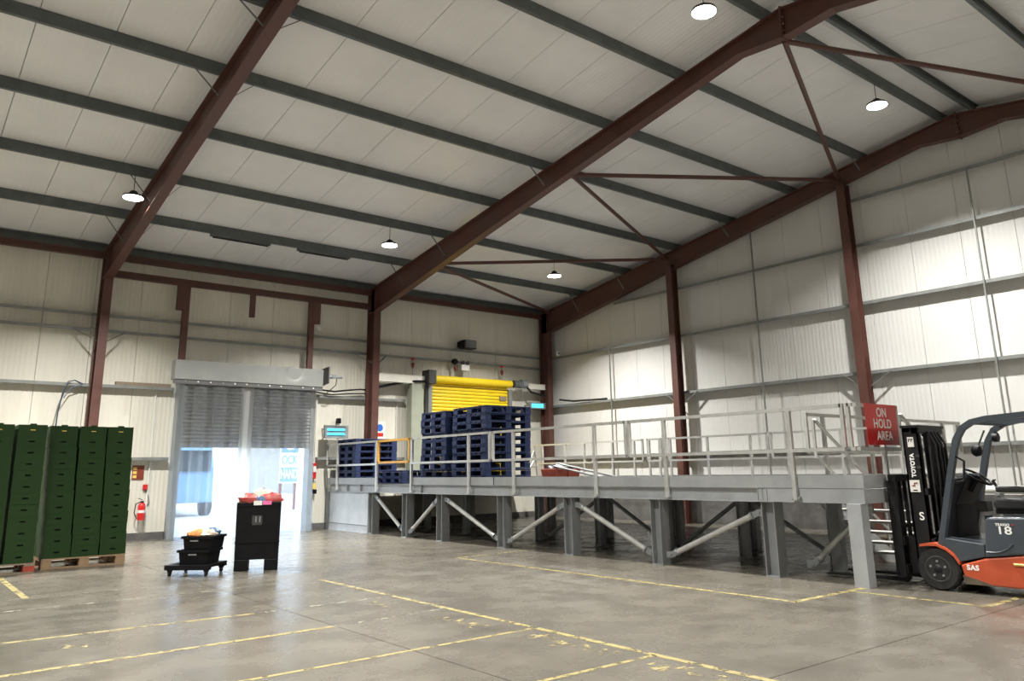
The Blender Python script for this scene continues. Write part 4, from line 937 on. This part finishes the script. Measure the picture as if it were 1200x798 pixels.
B().box(10.82, 11.20, 19.862, 19.872, 2.30, 2.82).build('sheet', 'white_plastic', t)
B().cyl((11.02, 19.862, 2.64), (11.02, 19.858, 2.64), .10, 16).build('symbol', 'sign_blue', t)
B().box(10.92, 11.13, 19.858, 19.862, 2.40, 2.50).build('red_band', 'sign_red', t)
t = thing('smoke_detector', 'small white round detector high on the wall right of the hood', 'detector', (9.05, 19.86, 5.28))
B().lathe([(.085, 0), (.085, -.03), (.05, -.05)], (9.05, 19.87, 5.30), 'y', 18).build('cap', 'white_plastic', t, smooth=True)
B().cyl((9.05, 19.86, 5.1), (9.05, 19.86, 5.22), .008, 6).build('conduit', 'white_plastic', t)
t = thing('security_camera', 'white dome security camera beside the corner column', 'camera', (16.95, 18.9, 5.1))
B().lathe([(.03, .08), (.075, .06), (.08, 0), (.06, -.05), (.02, -.075)], (17.0, 18.95, 5.10), 'z', 16).build('dome', 'white_plastic', t, smooth=True)
B().lathe([(.03, -.05), (.028, -.07)], (16.95, 18.92, 5.10), 'y', 10).build('lens', 'black_plastic', t)
B().box(17.0, 17.06, 18.91, 18.99, 5.06, 5.2).build('bracket', 'white_plastic', t)
# fire point
t = thing('fire_extinguisher', 'red fire extinguisher on the wall left of the strip curtain', 'extinguisher', (4.9, 19.75, .4))
B().lathe([(.03, .0), (.08, .0), (.082, .03), (.082, .30), (.06, .36), (.028, .385)], (4.9, 19.74, .44), 'z', 20).build('cylinder', 'fire_red', t, smooth=True)
B().lathe([(.084, .16), (.084, .22)], (4.9, 19.74, .44), 'z', 20).build('label_band', 'sticker_white', t)
B().box(4.88, 4.92, 19.80, 19.878, .60, .66).build('bracket', 'black_steel', t)
B().box(4.87, 4.93, 19.71, 19.77, .82, .86).build('valve', 'black_plastic', t); B().bar((4.9, 19.74, .88), (4.80, 19.70, .92), .02, .012).build('lever', 'black_steel', t)
B().tube([(4.86, 19.72, .84), (4.76, 19.70, .80), (4.74, 19.70, .6), (4.80, 19.70, .48)], .012, 6).build('hose', 'cable_black', t, smooth=True)
t = thing('fire_sign', 'small red and yellow fire notice above the extinguisher', 'sign', (4.78, 19.87, 1.5))
B().box(4.66, 4.91, 19.862, 19.872, 1.33, 1.65).build('plate', 'scrap_red', t)
for k in range(3): B().box(4.675, 4.755, 19.858, 19.862, 1.37 + .09 * k, 1.43 + .09 * k).build('pictogram', 'sticker_yellow', t)
t = thing('call_point', 'small red fire call point with looped cable on the wall', 'call point', (4.95, 19.85, 1.1))
B().box(4.91, 5.01, 19.82, 19.875, 1.10, 1.22).build('box', 'fire_red', t, bevel=.008)
B().tube([(4.98, 19.86, 1.10), (5.05, 19.86, .95), (5.08, 19.86, .8), (5.0, 19.86, .7)], .008, 6).build('cable', 'cable_black', t)
t = thing('fire_cabinet', 'narrow red box on the wall right of the strip curtain', 'cabinet', (9.05, 19.7, 1.2))
B().box(9.0, 9.10, 19.72, 19.86, 1.28, 1.68).build('box', 'fire_red', t, bevel=.01); B().box(9.01, 9.09, 19.712, 19.72, 1.45, 1.60).build('plate', 'sticker_white', t)
t = thing('lockout_padlock', 'yellow and black padlock hanging below the red box', 'padlock', (9.1, 19.75, 1.0))
B().box(9.02, 9.12, 19.74, 19.80, 1.02, 1.16).build('body', 'sticker_yellow', t, bevel=.01); B().tube([(9.04, 19.77, 1.16), (9.04, 19.77, 1.22), (9.10, 19.77, 1.22), (9.10, 19.77, 1.16)], .01, 6).build('shackle', 'galv', t)
B().box(9.04, 9.14, 19.74, 19.80, .90, 1.01).build('tag', 'black_plastic', t)
tag(B().box(4.10, 5.30, 19.72, 19.84, 3.452, 3.53).build('timber_plank', 'wood_grey'), 'weathered timber plank lying on the girt left of the hood', 'plank')
t = thing('air_hose', 'dark blue hose looping from the girt down behind the green crates', 'hose', (3.0, 19.6, 2))
B().tube([(3.42, 19.70, 3.43), (3.25, 19.68, 3.50), (3.12, 19.64, 3.46), (3.03, 19.60, 3.2), (2.98, 19.58, 2.8), (2.96, 19.58, 2.2), (2.96, 19.6, .3)], .014, 8).build('hose', 'hose_blue', t, smooth=True)
B().tube([(3.40, 19.70, 3.40), (3.2, 19.68, 3.33), (3.06, 19.62, 3.1)], .012, 8).build('branch', 'hose_blue', t, smooth=True)
for k, (x, tx) in enumerate(((1.55, 'outer'), (1.68, 'inner'), (5.02, 'beside the fire notice'), (9.1, 'behind the fly killer'), (11.55, 'left of the grey-green pillar'))):
    z1 = 3.40; o = B().cyl((x, 19.855, .2), (x, 19.855, z1), .016, 8).build('conduit_pipe', 'white_plastic', smooth=True)
    tag(o, 'white conduit pipe running down the doorway wall, ' + tx, 'pipe', 'conduits on the doorway wall')
def cable(pts, r, label, mt='cable_black'):
    tag(B().tube(pts, r, 6).build('cable', mt, smooth=True), label, 'cable')
cable([(8.98, 19.68, 3.60), (9.5, 19.66, 3.56), (9.9, 19.66, 3.62), (10.3, 19.66, 3.66), (10.44, 19.66, 3.65)], .022, 'black cable bundle between the hood and the red column')
cable([(8.98, 19.66, 3.52), (9.4, 19.64, 3.47), (9.9, 19.64, 3.52), (10.44, 19.64, 3.55)], .018, 'lower black cable sagging between the hood and the red column')
cable([(10.68, 19.60, 3.72), (11.2, 19.60, 3.84), (11.6, 19.60, 3.93), (11.9, 19.42, 3.95), (12.3, 19.42, 3.97)], .04, 'thick black cable rising to the yellow shutter bracket')
cable([(16.0, 19.42, 4.05), (16.2, 19.40, 3.86), (16.5, 19.40, 3.80), (16.83, 19.40, 3.76)], .035, 'thick black cable from the shutter motor to the corner column')
cable([(17.06, 19.0, 3.62), (17.02, 18.3, 3.52), (17.02, 17.6, 3.50), (17.1, 16.9, 3.49)], .03, 'black cable lying along the gable girt by the corner')
tag(B().box(9.66, 9.76, 19.72, 19.84, 2.72, 2.86).build('wall_socket', 'black_plastic', bevel=.01), 'black wall socket above the fly killer', 'socket')
tag(B().cyl((16.72, 6.85, .93), (16.72, 1.0, .93), .075, 16).build('white_pipe', 'white_plastic', smooth=True), 'thick white pipe along the gable wall behind the forklift', 'pipe')
for k, y in enumerate((6.3, 4.2)):
    tag(B().box(16.68, 16.80, y - .03, y + .03, 0, .86).box(16.62, 16.84, y - .04, y + .04, .83, .856).build('pipe_stand', 'galv'), 'grey stand holding up the thick white pipe, ' + ('at its end near the stairs' if k == 0 else 'under its middle'), 'stand', 'stands of the white pipe')

# unlit batten fittings under the lowest purlin
for x0, x1, tx in ((5.35, 6.75, 'above the left part of the hood'), (7.45, 8.85, 'above the right part of the hood')):
    t = thing('batten_light', 'dark unlit strip light under the lowest purlin, ' + tx, 'light fitting', (x0, 17.75, 6.7), 'unlit strip lights')
    B().box(x0, x1, 17.70, 17.80, 6.74, 6.80).build('body', 'purlin_grey', t)
    B().cyl((x0 + .05, 17.75, 6.72), (x1 - .05, 17.75, 6.72), .018, 8).build('tube', 'rim', t)
